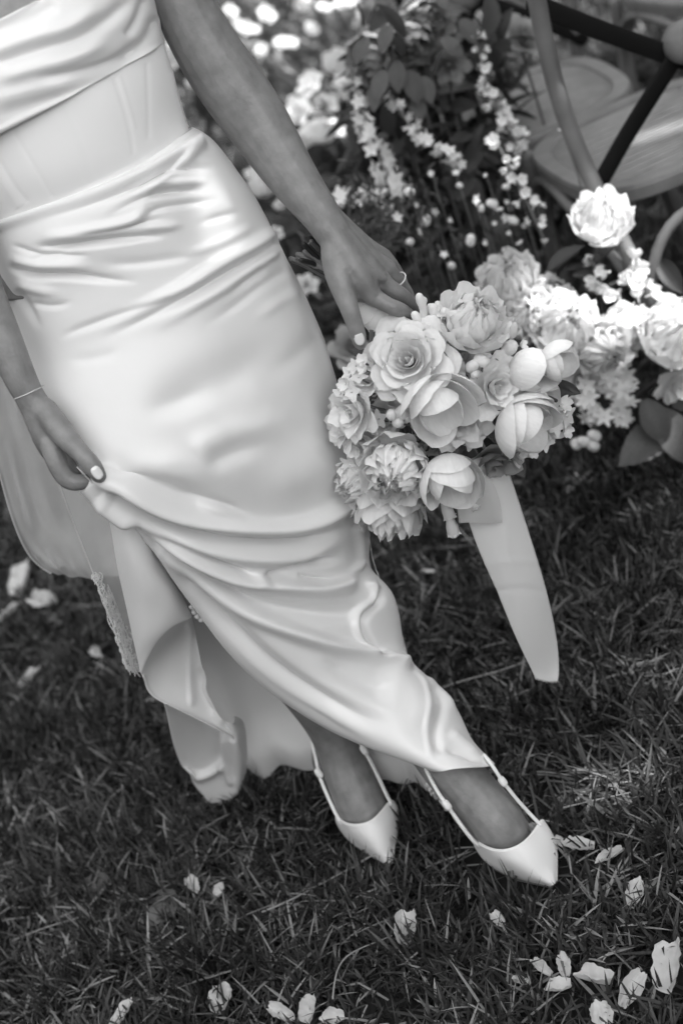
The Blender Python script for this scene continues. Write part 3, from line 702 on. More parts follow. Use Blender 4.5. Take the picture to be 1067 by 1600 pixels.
Gov = displaced(rows_surface(OV, 160, phv), [
    ([(-20, 104), (60, 78), (120, 62), (170, 30), (215, -10)], 10, 12, -0.0053, .1, .2), ([(-20, 88), (50, 60), (110, 40), (160, 5)], 12, 12, 0.0037, .1, .2),
    ([(50, 122), (90, 118), (140, 108), (190, 88), (225, 55)], 12, 8, -0.0037, .3, .2), ([(-10, 128), (50, 108), (110, 92), (180, 60)], 11, 11, 0.0037, .2, .2),
    ([(170, 112), (210, 84), (235, 50), (245, 20)], 8, 9, -0.0031, .3, .2), ([(-20, 50), (40, 32), (90, 2)], 11, 10, -0.0037, .1, .1), ([(195, 60), (215, 30), (228, -10)], 7, 7, -0.0031, .2, .2),
    ([(-20, 160), (60, 140), (140, 122)], 16, 12, 0.0025, .2, .4), ([(-30, 190), (60, 160), (120, 140), (190, 105)], 10, 14, -0.0019, .2, .3),
    ([(-30, 215), (0, 203), (91, 160), (182, 120), (250, 68)], 5, 5, 0.0019, .05, .05), ([(-20, 38), (20, 24), (60, -4)], 5, 6, 0.0025, .05, .05)])
sheet('draped_cowl', Gov, M['satin'], dress, 0.0025)

# ---- veil
PV1 = pxy([[(-60, 470, 1.72), (-20, 500, 1.75), (30, 530, 1.78), (90, 560, 1.80), (160, 600, 1.80)],
           [(-35, 590, 1.74), (0, 610, 1.78), (40, 630, 1.80), (95, 650, 1.82), (170, 680, 1.82)],
           [(-10, 700, 1.76), (15, 705, 1.80), (50, 720, 1.82), (110, 735, 1.83), (180, 760, 1.83)],
           [(18, 805, 1.79), (40, 800, 1.82), (70, 805, 1.84), (130, 810, 1.84), (195, 820, 1.84)],
           [(48, 870, 1.81), (65, 868, 1.83), (95, 866, 1.85), (150, 868, 1.85), (215, 870, 1.85)],
           [(80, 896, 1.82), (96, 898, 1.83), (120, 902, 1.85), (160, 902, 1.85), (222, 896, 1.85)]])
Gv = patch(PV1, 90, 90); wv = 0.006 * np.sin(np.linspace(0, 26, 90))[None, :] * np.sin(np.linspace(0, 9, 90))[:, None]; Gv[..., 1] += wv
veil = sheet('veil', Gv, M['tulle'], person); veil['label'] = 'sheer tulle veil hanging behind the lifting hand'
Gv2 = Gv.copy(); Gv2[..., 1] += 0.03 + 2.5 * wv; Gv2[..., 2] -= 0.004
sheet('veil_layer', Gv2, M['tulle'], veil)
PV2 = pxy([[(88, 740, 1.56), (120, 745, 1.58), (155, 752, 1.60), (200, 770, 1.60)],
           [(112, 808, 1.57), (140, 812, 1.60), (168, 815, 1.61), (225, 830, 1.62)],
           [(146, 895, 1.585), (162, 898, 1.61), (186, 900, 1.62), (240, 905, 1.63)],
           [(176, 975, 1.595), (188, 978, 1.615), (204, 980, 1.625), (240, 990, 1.63)],
           [(198, 1045, 1.60), (206, 1048, 1.61), (216, 1050, 1.62), (236, 1052, 1.625)]])
Gw = patch(PV2, 80, 40)
sheet('veil_edge', Gw, M['tulle'], veil)
# edge cord and lace border
MB().tube(Gw[:, 0] + cdir(0, 0, 1) * .001, .0008, 6).build('veil_cord', M['lace'], veil)
MB().tube(Gv[:, 0], .0009, 6).build('veil_cord', M['lace'], veil)
rl = np.random.default_rng(5); lace = MB()
def on_edge(a, b_):                   # point on the veil edge sheet, a along, b across
    i = min(max(a, 0), 1) * 79; j = min(max(b_, 0), 1) * 39; return Gw[int(i), int(j)] + cdir(0, 0, 1) * .0015
for k in range(110):
    a = 0.52 + 0.46 * rl.random(); lim = 0.12 + 0.75 * max(0, (a - 0.5) / 0.5) ** 0.8; b_ = lim * rl.random()
    c0 = on_edge(a, b_); rr = 0.0022 + 0.003 * rl.random(); ang = rl.random() * 6.3; sw = 3.5 + 2.6 * rl.random()
    pts = [c0 + (XI * math.cos(ang + t * sw) * rr + YI * math.sin(ang + t * sw) * rr * 1.5) * (0.5 + 0.5 * t) for t in np.linspace(0, 1, 9)]
    lace.tube(pts, .00055, 5)
for k in range(46):
    a0 = 0.55 + 0.4 * rl.random(); b0 = 0.5 * rl.random()
    p0 = on_edge(a0, b0); p1 = on_edge(min(a0 + 0.12, 1), b0 + 0.10 * (rl.random() - .5)); mid = (p0 + p1) / 2 + XI * (rl.random() - .5) * .008
    lace.tube(spl([p0, mid, p1], 8), .0006, 5)
for k in range(14):
    p0 = on_edge(.985, k / 18); lace.tube([p0, p0 + np.array([0.001 * math.sin(k * 2.1), 0, -.006]), p0 + np.array([.003 * math.sin(k * 1.7), 0, -.013 - .004 * math.sin(k * 3)])], .0007, 5)
lace.build('lace_border', M['lace'], veil)

# ---- slingback shoes
def gz(rows):
    A = np.array(rows, float); return G(A[..., 0], A[..., 1], A[..., 2])
def shoe(C, sole_pts, straps, heel, label):
    Gd = patch(gz(C), 70, 60) + np.array([0, -.004, .008])
    up = sheet('shoe', Gd, M['leather'], person, 0.0022); up['label'] = label
    MB().tube(Gd[0] + np.array([0, 0, .0004]), .0012, 6).build('topline_binding', M['leather'], up)
    s = np.array([G(x, y, z) for x, y, z in sole_pts]); n = len(s); top = s.copy(); bot = s - np.array([0, 0, .005])
    cen_ = s.mean(0); s[:] = cen_ + (s - cen_) * .95; s[:, 2] -= .005; top = s.copy(); bot = s - np.array([0, 0, .005]); V = np.concatenate([top, bot]); F = [tuple(range(n)), tuple(range(2 * n - 1, n - 1, -1))] + [(i, (i + 1) % n, n + (i + 1) % n, n + i) for i in range(n)]
    MB().add(V, F).build('sole', M['sole'], up, False)
    for st in straps:
        W = spl(np.array([G(x, y, z) for x, y, z in st]), 26)
        MB().tube(W, .0026, 8).build('strap', M['leather'], up)
    for (x, y, z) in heel['beads']:
        p0 = G(x, y, z); d = cdir(.6, .8, 0)
        MB().tube([p0 - d * .003, p0 + d * .003], [.0050, .0050], 10).build('buckle', M['leather'], up)
    h = heel['heel']; W = np.array([G(*h[0]), G(*h[1])])
    MB().tube([W[0], W[0] * .5 + W[1] * .5, W[1]], [.017, .008, .006], 12).build('heel', M['leather'], up)
    return up
shoe([[(744, 1324, .024), (744, 1316, .045), (758, 1325, .060), (785, 1332, .068), (812, 1324, .068), (832, 1306, .056), (846, 1286, .042), (849, 1290, .018)],
      [(752, 1337, .016), (757, 1336, .034), (775, 1342, .050), (802, 1345, .057), (828, 1336, .055), (846, 1320, .044), (858, 1304, .030), (859, 1306, .012)],
      [(770, 1355, .012), (777, 1355, .026), (798, 1357, .039), (822, 1356, .045), (842, 1346, .042), (857, 1332, .032), (866, 1321, .020), (867, 1324, .010)],
      [(805, 1372, .010), (811, 1371, .018), (826, 1370, .027), (840, 1367, .031), (853, 1358, .029), (863, 1348, .022), (869, 1341, .014), (869, 1343, .008)],
      [(840, 1381, .008), (844, 1380, .012), (850, 1379, .017), (856, 1376, .019), (862, 1370, .018), (866, 1364, .014), (869, 1359, .010), (869, 1361, .007)],
      [(862, 1386, .007), (863, 1386, .008), (864, 1385, .009), (866, 1384, .010), (867, 1382, .009), (868, 1380, .008), (869, 1378, .007), (869, 1379, .006)]],
     [(744, 1324, .014), (752, 1338, .010), (770, 1356, .008), (805, 1373, .007), (862, 1386, .006), (869, 1379, .006), (869, 1343, .007), (867, 1322, .008), (858, 1302, .012), (845, 1284, .018), (760, 1250, .055), (715, 1235, .072), (690, 1240, .075), (700, 1270, .055)],
     [[(747, 1322, .055), (731, 1304, .082), (712, 1278, .108), (698, 1258, .128), (684, 1238, .142), (671, 1214, .155), (664, 1196, .162), (668, 1180, .158)], [(843, 1288, .058), (826, 1270, .076), (808, 1250, .100), (792, 1230, .122), (779, 1212, .142), (767, 1194, .155), (756, 1180, .155)]],
     dict(beads=[(698, 1258, .129), (785, 1221, .132)], heel=((704, 1246, .070), (700, 1270, .002))), 'white pointed slingback shoe on the front foot')
shoe([[(529, 1287, .024), (529, 1279, .048), (540, 1288, .058), (560, 1292, .066), (580, 1287, .068), (597, 1272, .062), (612, 1255, .050), (616, 1262, .022)],
      [(536, 1300, .016), (539, 1297, .036), (553, 1303, .048), (573, 1306, .055), (592, 1299, .054), (607, 1284, .046), (619, 1266, .034), (622, 1272, .014)],
      [(550, 1316, .012), (555, 1314, .026), (569, 1318, .037), (586, 1319, .042), (601, 1311, .040), (613, 1297, .031), (621, 1284, .020), (623, 1288, .010)],
      [(572, 1332, .010), (577, 1331, .018), (587, 1332, .026), (597, 1330, .029), (607, 1322, .027), (615, 1311, .020), (620, 1303, .013), (621, 1306, .008)],
      [(592, 1344, .008), (595, 1343, .012), (600, 1342, .016), (605, 1339, .018), (610, 1333, .016), (614, 1327, .012), (617, 1321, .010), (617, 1324, .007)],
      [(607, 1352, .006), (608, 1352, .008), (610, 1351, .009), (611, 1350, .010), (612, 1349, .009), (613, 1347, .008), (614, 1345, .007), (614, 1346, .006)]],
     [(529, 1288, .014), (536, 1302, .010), (550, 1318, .008), (572, 1334, .007), (607, 1353, .006), (614, 1346, .006), (621, 1306, .007), (623, 1288, .008), (622, 1272, .012), (615, 1258, .018), (560, 1205, .06), (530, 1190, .075), (508, 1192, .075), (512, 1225, .05)],
     [[(532, 1286, .056), (519, 1260, .080), (505, 1228, .104), (498, 1208, .118), (494, 1188, .132), (489, 1166, .145), (484, 1140, .16)], [(611, 1256, .062), (602, 1238, .082), (590, 1212, .108), (578, 1188, .132), (568, 1170, .15), (560, 1154, .165), (556, 1140, .17)]],
     dict(beads=[(498, 1208, .119), (569, 1172, .15)], heel=((516, 1196, .070), (516, 1228, .002))), 'white pointed slingback shoe on the rear foot')

# ------------------------------------------------------------------ flowers
def petal_mesh(name, ln, th0, th1, w, r0=0.1, curl=0.0, ruffle=0.0, point=0.0, notch=0.0, seed=0, nu=9, nv=8, amax=1.35):
    r = np.random.default_rng(seed); ph = r.random(5) * 6.28
    v = np.linspace(0, 1, nv); th = np.radians(th0 + (th1 - th0) * v ** 1.2) + np.radians(curl) * np.clip((v - .72) / .28, 0, 1) ** 1.5
    dv = np.diff(v, prepend=0) * ln; rr = r0 + np.cumsum(np.sin(th) * dv); zz = np.cumsum(np.cos(th) * dv)
    u = np.linspace(-1, 1, nu); V = []
    hw = w * np.sin(np.pi * (0.10 + 0.62 * v)) ** 0.75
    if point: hw = w * np.sin(np.pi * np.clip(0.12 + (0.62 + .24 * point) * v, 0, 1)) ** 0.75
    for j in range(nv):
        a = min(hw[j] / max(rr[j], 0.16), amax)
        for i in range(nu):
            # the edge corners of the tip drop so that it ends rounded
            drop = (0.26 * (1 - point) * abs(u[i]) ** 2.4 - notch * math.exp(-(u[i] / .25) ** 2)) * v[j] ** 3
            jj = v[j] * (1 - drop) * (nv - 1); k = int(min(jj, nv - 2)); f = jj - k
            R_ = rr[k] * (1 - f) + rr[k + 1] * f; Z_ = zz[k] * (1 - f) + zz[k + 1] * f
            rf = ruffle * v[j] ** 2 * (math.sin(u[i] * 5.5 + ph[0]) + .6 * math.sin(u[i] * 10 + ph[1]))
            R_ += rf * .8 - 0.05 * ln * (1 - u[i] ** 2) * math.sin(math.pi * v[j]) * 0.0
            x = math.sin(a * u[i]) * R_ if a < 1.3 else math.sin(a * u[i]) * R_
            V.append((x, math.cos(a * u[i]) * R_, Z_ + rf * .5))
    F = [(j * nu + i, j * nu + i + 1, (j + 1) * nu + i + 1, (j + 1) * nu + i) for j in range(nv - 1) for i in range(nu - 1)]
    return mesh_np(name, V, F)

SPEC = {   # layers: (count, length, opening at base, opening at tip, half width, base radius, rim curl, ruffle, point, notch)
 'rose': [(3, .62, 14, -14, .36, .02, 0, .01, 0, 0), (3, .70, 22, -10, .46, .06, 10, .01, 0, 0), (4, .78, 34, -6, .52, .10, 20, .012, 0, 0), (5, .84, 50, 2, .58, .13, 40, .014, 0, 0),
          (5, .92, 66, 14, .62, .15, 60, .02, 0, 0), (6, .98, 84, 34, .66, .16, 70, .02, 0, 0), (6, 1.0, 100, 62, .66, .17, 50, .02, 0, 0)],
 'peony': [(6, .86, 20, -30, .26, .03, 0, .08, 0, .2), (9, 1.02, 40, -40, .28, .06, 0, .09, 0, .25), (11, 1.12, 60, -46, .30, .08, 0, .10, 0, .25), (12, 1.18, 80, -44, .32, .10, 0, .10, 0, .25), (11, 1.18, 96, -28, .36, .12, 0, .09, 0, .2), (9, 1.24, 110, -8, .52, .14, 6, .06, 0, .12)],
 'peony_side': [(8, 1.0, 20, -20, .34, .05, 0, .05, 0, .15), (9, 1.12, 46, -28, .42, .08, 0, .06, 0, .15), (9, 1.22, 72, -26, .50, .10, 0, .06, 0, .12), (8, 1.30, 94, -18, .60, .12, 5, .05, 0, .1), (6, 1.3, 108, 0, .66, .12, 10, .05, 0, .06)],
 'garden_rose': [(3, .6, 14, -10, .34, .03, 0, .02, 0, 0), (4, .75, 32, -4, .46, .10, 20, .03, 0, 0), (5, .9, 56, 8, .55, .13, 40, .03, 0, .05), (6, 1.0, 82, 30, .6, .15, 50, .04, 0, .08)],
 'tulip': [(3, 2.05, 74, -32, 1.05, .04, 0, .01, .6, 0), (3, 2.1, 80, -28, 1.2, .08, 4, .01, .6, 0), (3, 2.0, 88, -22, 1.15, .10, 14, .02, .6, 0)],
 'tulip_open': [(3, 1.9, 70, -26, .95, .04, 0, .02, .5, 0), (3, 2.0, 80, -20, 1.1, .06, 10, .02, .5, 0), (3, 2.0, 92, -8, 1.1, .10, 20, .03, .5, 0)],
 'bud': [(3, 1.5, 64, -36, .62, .03, 0, 0, 1, 0)],
}
PCACHE = {}
def layers(kind):
    if kind not in PCACHE:
        hi = kind in ('rose', 'tulip', 'tulip_open', 'peony', 'peony_side')
        PCACHE[kind] = [(L[0], petal_mesh('petal', L[1], L[2], L[3], L[4], L[5], L[6], L[7], L[8], L[9], seed=hash_(kind) + i, nu=11 if hi else 7, nv=9 if hi else 6)) for i, L in enumerate(SPEC[kind])]
    return PCACHE[kind]
def hash_(s): return sum(ord(c) * (i + 3) for i, c in enumerate(s))
MATMESH = {}
def with_mat(me, material):
    key = (me.name, material.name)
    if key not in MATMESH:
        c_ = me.copy(); c_.materials.clear(); c_.materials.append(material); MATMESH[key] = c_
    return MATMESH[key]
_cal = {}
def calyx_mesh(kind):
    if 'c' not in _cal:
        _cal['c'] = MB().tube([np.array([0, 0, -.55]), np.array([0, 0, -.12]), np.array([0, 0, .02]), np.array([0, 0, .10])], [.05, .06, .16, .10], 10).mesh('calyx')
        _cal['c'].materials.append(M['stem'])
    return _cal['c']

def flower(kind, name, parent, pos, axis, rad, seed, material=None, split=True, label=None, squash=1.0):
    r = np.random.default_rng(seed); material = material or M['petal']
    base = np.array(parent.location) if parent else np.zeros(3)
    f = obj(name, calyx_mesh(kind)); f.parent = parent
    q = Vector(axis).to_track_quat('Z', 'Y') @ Quaternion((0, 0, 1), r.random() * 6.28)
    f.location = np.array(pos) - base; f.rotation_mode = 'QUATERNION'; f.rotation_quaternion = q; f.scale = (rad, rad, rad * squash)
    if label: f['label'] = label
    spin = 0; joined = MB()
    for li, (n, me) in enumerate(layers(kind)):
        spin += 2.4
        for k in range(n):
            a = spin + 2 * math.pi * k / n + (r.random() - .5) * .35
            s = 1 + (r.random() - .5) * .18; tl = Quaternion((1, 0, 0), (r.random() - .5) * .20)
            qq = Quaternion((0, 0, 1), a) @ tl
            if split:
                p_ = obj('petal', with_mat(me, material)); p_.parent = f
                p_.rotation_mode = 'QUATERNION'; p_.rotation_quaternion = qq; p_.scale = (s, s, s * (1 + (r.random() - .5) * .1))
            else:
                co = np.empty(len(me.vertices) * 3); me.vertices.foreach_get('co', co); co = co.reshape(-1, 3) * s
                mt = np.array(qq.to_matrix()); joined.add(co @ mt.T, [tuple(p.vertices) for p in me.polygons])
    if not split:
        g = joined.build('petals', material, f); g['kind'] = 'stuff'
    return f

def floret_mesh(name, n, th, seed, w=.42):
    mb = MB(); me = petal_mesh('tmp', 1.0, 70, th, w, .06, 0, .05, 0, 0, seed, 5, 4)
    co = np.array([v.co[:] for v in me.vertices]); fs = [tuple(p.vertices) for p in me.polygons]
    for k in range(n):
        a = 2 * math.pi * k / n; c_, s_ = math.cos(a), math.sin(a)
        mb.add(co @ np.array([[c_, s_, 0], [-s_, c_, 0], [0, 0, 1.0]]), fs)
    mb.tube([np.array([0, 0, -.5]), np.array([0, 0, .12])], [.05, .10], 6)
    out = mb.mesh(name); bpy.data.meshes.remove(me); return out
FLORET = floret_mesh('floret', 5, 78, 3); FLORET.materials.append(M['petal'])
FLORET_OPEN = floret_mesh('star_floret', 6, 86, 5, .28); FLORET_OPEN.materials.append(M['petal'])
FLORET_CUP = floret_mesh('cup_floret', 5, 20, 4, .5); FLORET_CUP.materials.append(M['petal'])
BALL = MB().tube([np.array([0, 0, -.35]), np.array([0, 0, .35])], [.92, .80], 10).mesh('bud_ball'); BALL.materials.append(M['petal'])

def place(me, name, parent, pos, axis, s, seed=0, label=None):
    o = bpy.data.objects.new(name, me); COL.objects.link(o); o.parent = parent
    base = np.array(parent.location) if parent else 0
    if parent is not None and parent.parent is not None: base = np.array(parent.location) + np.array(parent.parent.location)
    o.location = np.array(pos) - base; o.rotation_mode = 'QUATERNION'
    o.rotation_quaternion = Vector(axis).to_track_quat('Z', 'Y') @ Quaternion((0, 0, 1), seed * 1.7)
    o.scale = (s, s, s)
    if label: o['label'] = label
    return o

def leaf_mesh(name, asp, fold, droop, nv=7):
    V = []; F = []
    for j in range(nv):
        t = j / (nv - 1); w = asp * math.sin(math.pi * min(1, .06 + .94 * t)) ** .8
        for u in (-1, -.5, 0, .5, 1): V.append((u * w, t, abs(u) * w * fold - droop * t * t))
    for j in range(nv - 1):
        for i in range(4): F.append((j * 5 + i, j * 5 + i + 1, (j + 1) * 5 + i + 1, (j + 1) * 5 + i))
    return mesh_np(name, V, F)
LEAF = leaf_mesh('leaf', .24, .35, .25); LEAF.materials.append(M['leaf'])
LEAF_PALE = leaf_mesh('leaf', .30, .3, .3); LEAF_PALE.materials.append(M['leaf_pale'])
LEAF_THIN = leaf_mesh('leaf', .09, .3, .35); LEAF_THIN.materials.append(M['leaf'])
def leaf(me, parent, pos, direction, up, s, name='leaf'):
    d = Vector(direction).normalized(); u = Vector(up); u = (u - d * u.dot(d)).normalized(); x = d.cross(u)
    o = bpy.data.objects.new(name, me); COL.objects.link(o); o.parent = parent
    base = np.array(parent.location) if parent else np.zeros(3)
    mt = Matrix(((x[0], d[0], u[0]), (x[1], d[1], u[1]), (x[2], d[2], u[2])))
    o.location = np.array(pos) - base; o.rotation_mode = 'QUATERNION'; o.rotation_quaternion = mt.to_quaternion(); o.scale = (s, s, s)
    return o

# ------------------------------------------------------------------ the bouquet in her hand
BQ0 = P(575, 470, 1.555)
bq = empty('bouquet', BQ0)
tag(bq, 'bridal bouquet of white roses, peonies and tulips held low by the stems', 'bouquet')
rb = np.random.default_rng(31)
CEN = P(690, 610, 1.56)              # where the flower heads spring from
def stem_to(parent, p, r=.0022, mt='stem', name='stem'):
    p = np.array(p); mid = P(618, 520, 1.555) + (p - CEN) * .25
    W = spl(np.array([P(600, 498, 1.552), mid, p * .7 + CEN * .3, p]), 14) - BQ0
    MB().tube(W, r, 7).build(name, M[mt], parent)

BF = [  # kind, name, px, py, Y, radius px, axis (right, down, to camera), material, label
 ('rose', 'rose', 641, 566, 1.490, 56, (-.22, -.05, 1), 'petal', 'large open white rose at the top of the bouquet'),
 ('peony', 'peony', 735, 516, 1.500, 50, (.10, -.45, .8), 'petal', 'full white peony at the upper right'),
 ('garden_rose', 'garden_rose', 768, 604, 1.475, 45, (.35, .1, 1), 'petal', 'ruffled white bloom right of the middle'),
 ('tulip_open', 'tulip', 672, 612, 1.470, 42, (.35, .75, .75), 'petal', 'white tulip with drooping petals in the middle'),
 ('garden_rose', 'garden_rose', 715, 655, 1.480, 42, (.2, .55, .9), 'petal_cream', 'cream bloom tucked behind the middle tulip'),
 ('garden_rose', 'garden_rose', 700, 600, 1.485, 34, (.1, .1, 1), 'petal', None),
 ('garden_rose', 'garden_rose', 563, 636, 1.500, 42, (-.75, .35, .6), 'petal', 'white rose facing left at the skirt'),
 ('garden_rose', 'garden_rose', 585, 590, 1.505, 30, (-.6, -.2, .8), 'petal', None),
 ('garden_rose', 'garden_rose', 578, 690, 1.505, 36, (-.6, .5, .7), 'petal_cream', None),
 ('peony', 'peony', 622, 722, 1.480, 54, (-.20, .45, .9), 'petal', 'bubbly full peony at the lower left'),
 ('peony_side', 'peony', 612, 768, 1.515, 52, (-.15, .95, .12), 'petal_cream', 'peony seen from the side at the bottom of the bouquet'),
 ('tulip', 'tulip', 690, 718, 1.460, 37, (.22, .75, .42), 'petal', 'closed white tulip nodding over the ribbon'),
 ('garden_rose', 'garden_rose', 762, 712, 1.500, 44, (.25, .7, .6), 'pale', 'soft pale bloom above the ribbon'),
 ('garden_rose', 'garden_rose', 800, 690, 1.505, 36, (.6, .7, .5), 'petal_cream', None),
 ('tulip', 'tulip', 790, 645, 1.470, 39, (.62, .45, .45), 'petal', 'white tulip with striped petals pointing right'),
 ('tulip', 'tulip', 795, 572, 1.480, 30, (.9, .22, .25), 'petal', 'slim white tulip lying to the right'),
 ('tulip', 'tulip', 846, 556, 1.476, 26, (.75, .28, .45), 'petal', 'rightmost closed tulip bud on a curved stem'),
 ('tulip', 'tulip', 810, 610, 1.490, 30, (.9, .35, .2), 'petal_cream', None),
 ('peony', 'peony', 678, 670, 1.52, 36, (0, .3, 1), 'petal_cream', None),
 ('garden_rose', 'garden_rose', 755, 570, 1.505, 34, (.2, -.2, 1), 'petal_cream', None),
 ('garden_rose', 'garden_rose', 545, 665, 1.515, 34, (-.8, .3, .5), 'petal', None), ('garden_rose', 'garden_rose', 600, 650, 1.515, 34, (-.2, .2, 1), 'petal_cream', None), ('garden_rose', 'garden_rose', 720, 560, 1.515, 36, (0, -.2, 1), 'petal', None), ('peony', 'peony', 570, 745, 1.525, 38, (-.6, .5, .6), 'petal', None), ('garden_rose', 'garden_rose', 845, 655, 1.51, 36, (.7, .3, .6), 'petal', None), ('garden_rose', 'garden_rose', 835, 600, 1.515, 32, (.7, 0, .6), 'petal_cream', None), ('peony', 'peony', 660, 745, 1.52, 36, (.1, .7, .6), 'petal_cream', None),
]
for i, (k, nm, x, y, Y, rp, ax, mt, lb) in enumerate(BF):
    p = P(x, y, Y); f = flower(k, nm, bq, p, cdir(*ax), rpx(rp * 1.17, p), 100 + i, M[mt], True, lb)
    stem_to(bq, p - cdir(*ax) * rpx(rp, p) * .3)
# a clear curved tulip stem on the right
W = spl(np.array([P(745, 556, 1.50), P(790, 555, 1.478), P(830, 556, 1.475), P(848, 560, 1.478)]), 14) - BQ0
MB().tube(W, .0026, 8).build('stem', M['leaf_pale'], bq)
W = spl(np.array([P(790, 600, 1.48), P(830, 610, 1.462), P(868, 626, 1.462)]), 14) - BQ0
MB().tube(W, .0024, 8).build('stem', M['leaf_pale'], bq)
# round buds, small florets
for i, (x, y, Y, rp) in enumerate([(612, 648, 1.472, 11), (628, 643, 1.468, 12), (622, 660, 1.468, 10), (638, 652, 1.470, 10), (738, 572, 1.462, 11), (752, 564, 1.460, 12), (742, 584, 1.462, 9), (798, 515, 1.480, 13), (796, 543, 1.478, 14), (784, 530, 1.486, 10), (660, 470, 1.52, 8), (672, 482, 1.515, 8), (684, 478, 1.52, 8)]):
    p = P(x, y, Y); ax = cdir(rb.normal() * .5, rb.normal() * .5, 1); place(BALL, 'bud', bq, p, ax, rpx(rp, p), i); stem_to(bq, p, .0013)
for i, (x, y, Y, rp) in enumerate([(545, 582, 1.51, 13), (540, 600, 1.50, 14), (556, 572, 1.505, 13), (532, 615, 1.505, 13), (568, 565, 1.50, 14), (550, 612, 1.49, 15), (560, 590, 1.495, 14), (572, 578, 1.49, 13), (668, 498, 1.51, 16), (690, 490, 1.505, 15), (876, 632, 1.49, 17), (884, 650, 1.495, 17), (868, 664, 1.49, 16), (880, 672, 1.50, 15),
                                    (858, 648, 1.485, 15), (850, 690, 1.50, 15), (828, 705, 1.50, 14), (592, 655, 1.495, 14), (640, 690, 1.475, 12), (655, 705, 1.48, 12), (600, 610, 1.50, 14), (790, 560, 1.485, 15), (812, 540, 1.49, 12), (735, 690, 1.485, 14), (548, 725, 1.51, 16), (556, 700, 1.50, 16), (560, 745, 1.51, 16)]):
    p = P(x, y, Y); ax = cdir((x - 690) / 200 + rb.normal() * .3, (y - 610) / 200 + rb.normal() * .3, .9)
    place((FLORET, FLORET_CUP, FLORET)[i % 3], 'floret', bq, p, ax, rpx(rp * 1.15, p), i); stem_to(bq, p, .0012)
# finger-like stock buds rising beside the hand
for i, (x0, y0, x1, y1, rp) in enumerate([(662, 505, 655, 464, 8), (672, 508, 676, 480, 8), (682, 505, 694, 486, 8), (655, 512, 648, 492, 8), (690, 512, 702, 500, 7)]):
    a, b_ = P(x0, y0, 1.51), P(x1, y1, 1.505); r_ = rpx(rp, a)
    MB().tube(spl(np.array([a, (a + b_) / 2 + XI * .002, b_]), 7) - BQ0, [r_ * .5, r_ * .7, r_ * .8, r_ * .75, r_ * .8, r_ * .95, r_ * .8], 10).build('stock_bud', M['petal'], bq)
# hanging trumpet florets
def trumpet(a, b_, rp, label):
    a, b_ = P(*a), P(*b_); d = (b_ - a); L = np.linalg.norm(d); r_ = rpx(rp, a)
    t = obj('trumpet_floret', MB().tube(np.array([[0, 0, 0], [0, 0, .35], [0, 0, .7], [0, 0, 1.0]]) * L, [r_ * .25, r_ * .4, r_ * .6, r_ * .62], 10).mesh('trumpet'), M['petal_cream'], bq)
    t.location = a - BQ0; t.rotation_mode = 'QUATERNION'; t.rotation_quaternion = Vector(d).to_track_quat('Z', 'Y'); t['label'] = label
    pm = petal_mesh('petal', 1.0, 20, 55, .5, .35, 0, .03, 1, 0, 3, 5, 5); pm.materials.append(M['petal_cream'])
    for k in range(6):
        p_ = obj('petal', pm); p_.parent = t; p_.location = (0, 0, L * .82); p_.rotation_euler = (0, 0, k * math.pi / 3); p_.scale = (r_ * .8,) * 3
trumpet((690, 775, 1.485), (702, 806, 1.483), 16, 'small trumpet flower hanging under the nodding tulip')
trumpet((700, 800, 1.482), (708, 832, 1.480), 16, 'lowest trumpet flower hanging from the bouquet')
trumpet((722, 770, 1.465), (742, 790, 1.458), 15, 'trumpet flower lying on the sheer ribbon loop')
# greenery in the gaps
for i, (x, y, dx, dy, s) in enumerate([(655, 640, -.3, .9, 42), (735, 640, .3, .9, 46), (745, 680, .5, .8, 50), (780, 640, .8, .4, 46), (840, 610, .9, .1, 46), (600, 650, -.5, .6, 40), (668, 700, .1, 1, 46), (640, 530, .4, .6, 40), (655, 700, .3, .9, 40), (700, 560, .2, 1, 40),
                                     (760, 545, .8, -.2, 42), (830, 640, .9, .2, 44), (735, 700, -.2, 1, 44), (720, 770, .5, .9, 34), (620, 690, -.3, .9, 40), (590, 560, -.7, -.2, 36), (860, 600, .9, .3, 40), (690, 690, 0, 1, 46), (790, 700, .5, .8, 44), (600, 520, .5, .8, 34), (614, 530, .2, .9, 34)]):
    p = P(x, y, 1.535 if i < 19 else 1.53); leaf(LEAF if i % 3 else LEAF_PALE, bq, p, cdir(dx, dy, .35), cdir(0, 0, 1), rpx(s * 1.2, p))
# cut stem ends on the far side of the hand, and the ribbon wrap
for i in range(20):
    t = i / 19; jx, jy = rb.normal() * 5, rb.normal() * 5
    e = (456 + 36 * t + jx, 412 - 38 * t + jy, 1.60 + rb.normal() * .012)
    W = spl(np.array([P(*e), P(505 + 10 * t, 430 - 22 * t, 1.585 + rb.normal() * .006), P(560 + jx * .6, 468 - 10 * t + jy * .4, 1.560), P(618 + jx, 508 + jy, 1.553)]), 12) - BQ0
    MB().tube(W, .0022 + .0012 * rb.random(), 7).build('stem', M[('stem', 'leaf_pale', 'stem', 'leaf')[i % 4]], bq)
for i, (x, y) in enumerate([(548, 350), (553, 347), (560, 352)]):
    W = spl(np.array([P(x, y, 1.60), P(x + 14, y + 40, 1.60), P(585, 470, 1.575), P(610, 500, 1.556)]), 12) - BQ0
    MB().tube(W, .0024, 7).build('stem', M['leaf_pale'], bq)
wp = MB(); W = spl(np.array([P(538, 447, 1.566), P(565, 470, 1.556), P(590, 492, 1.552), P(606, 508, 1.552)]), 12)
wp.tube(W - BQ0, np.array([rpx(r_, BQ0) for r_ in np.linspace(23, 30, 12)]), 24, False); wp.build('ribbon_wrap', M['wrap'], bq)
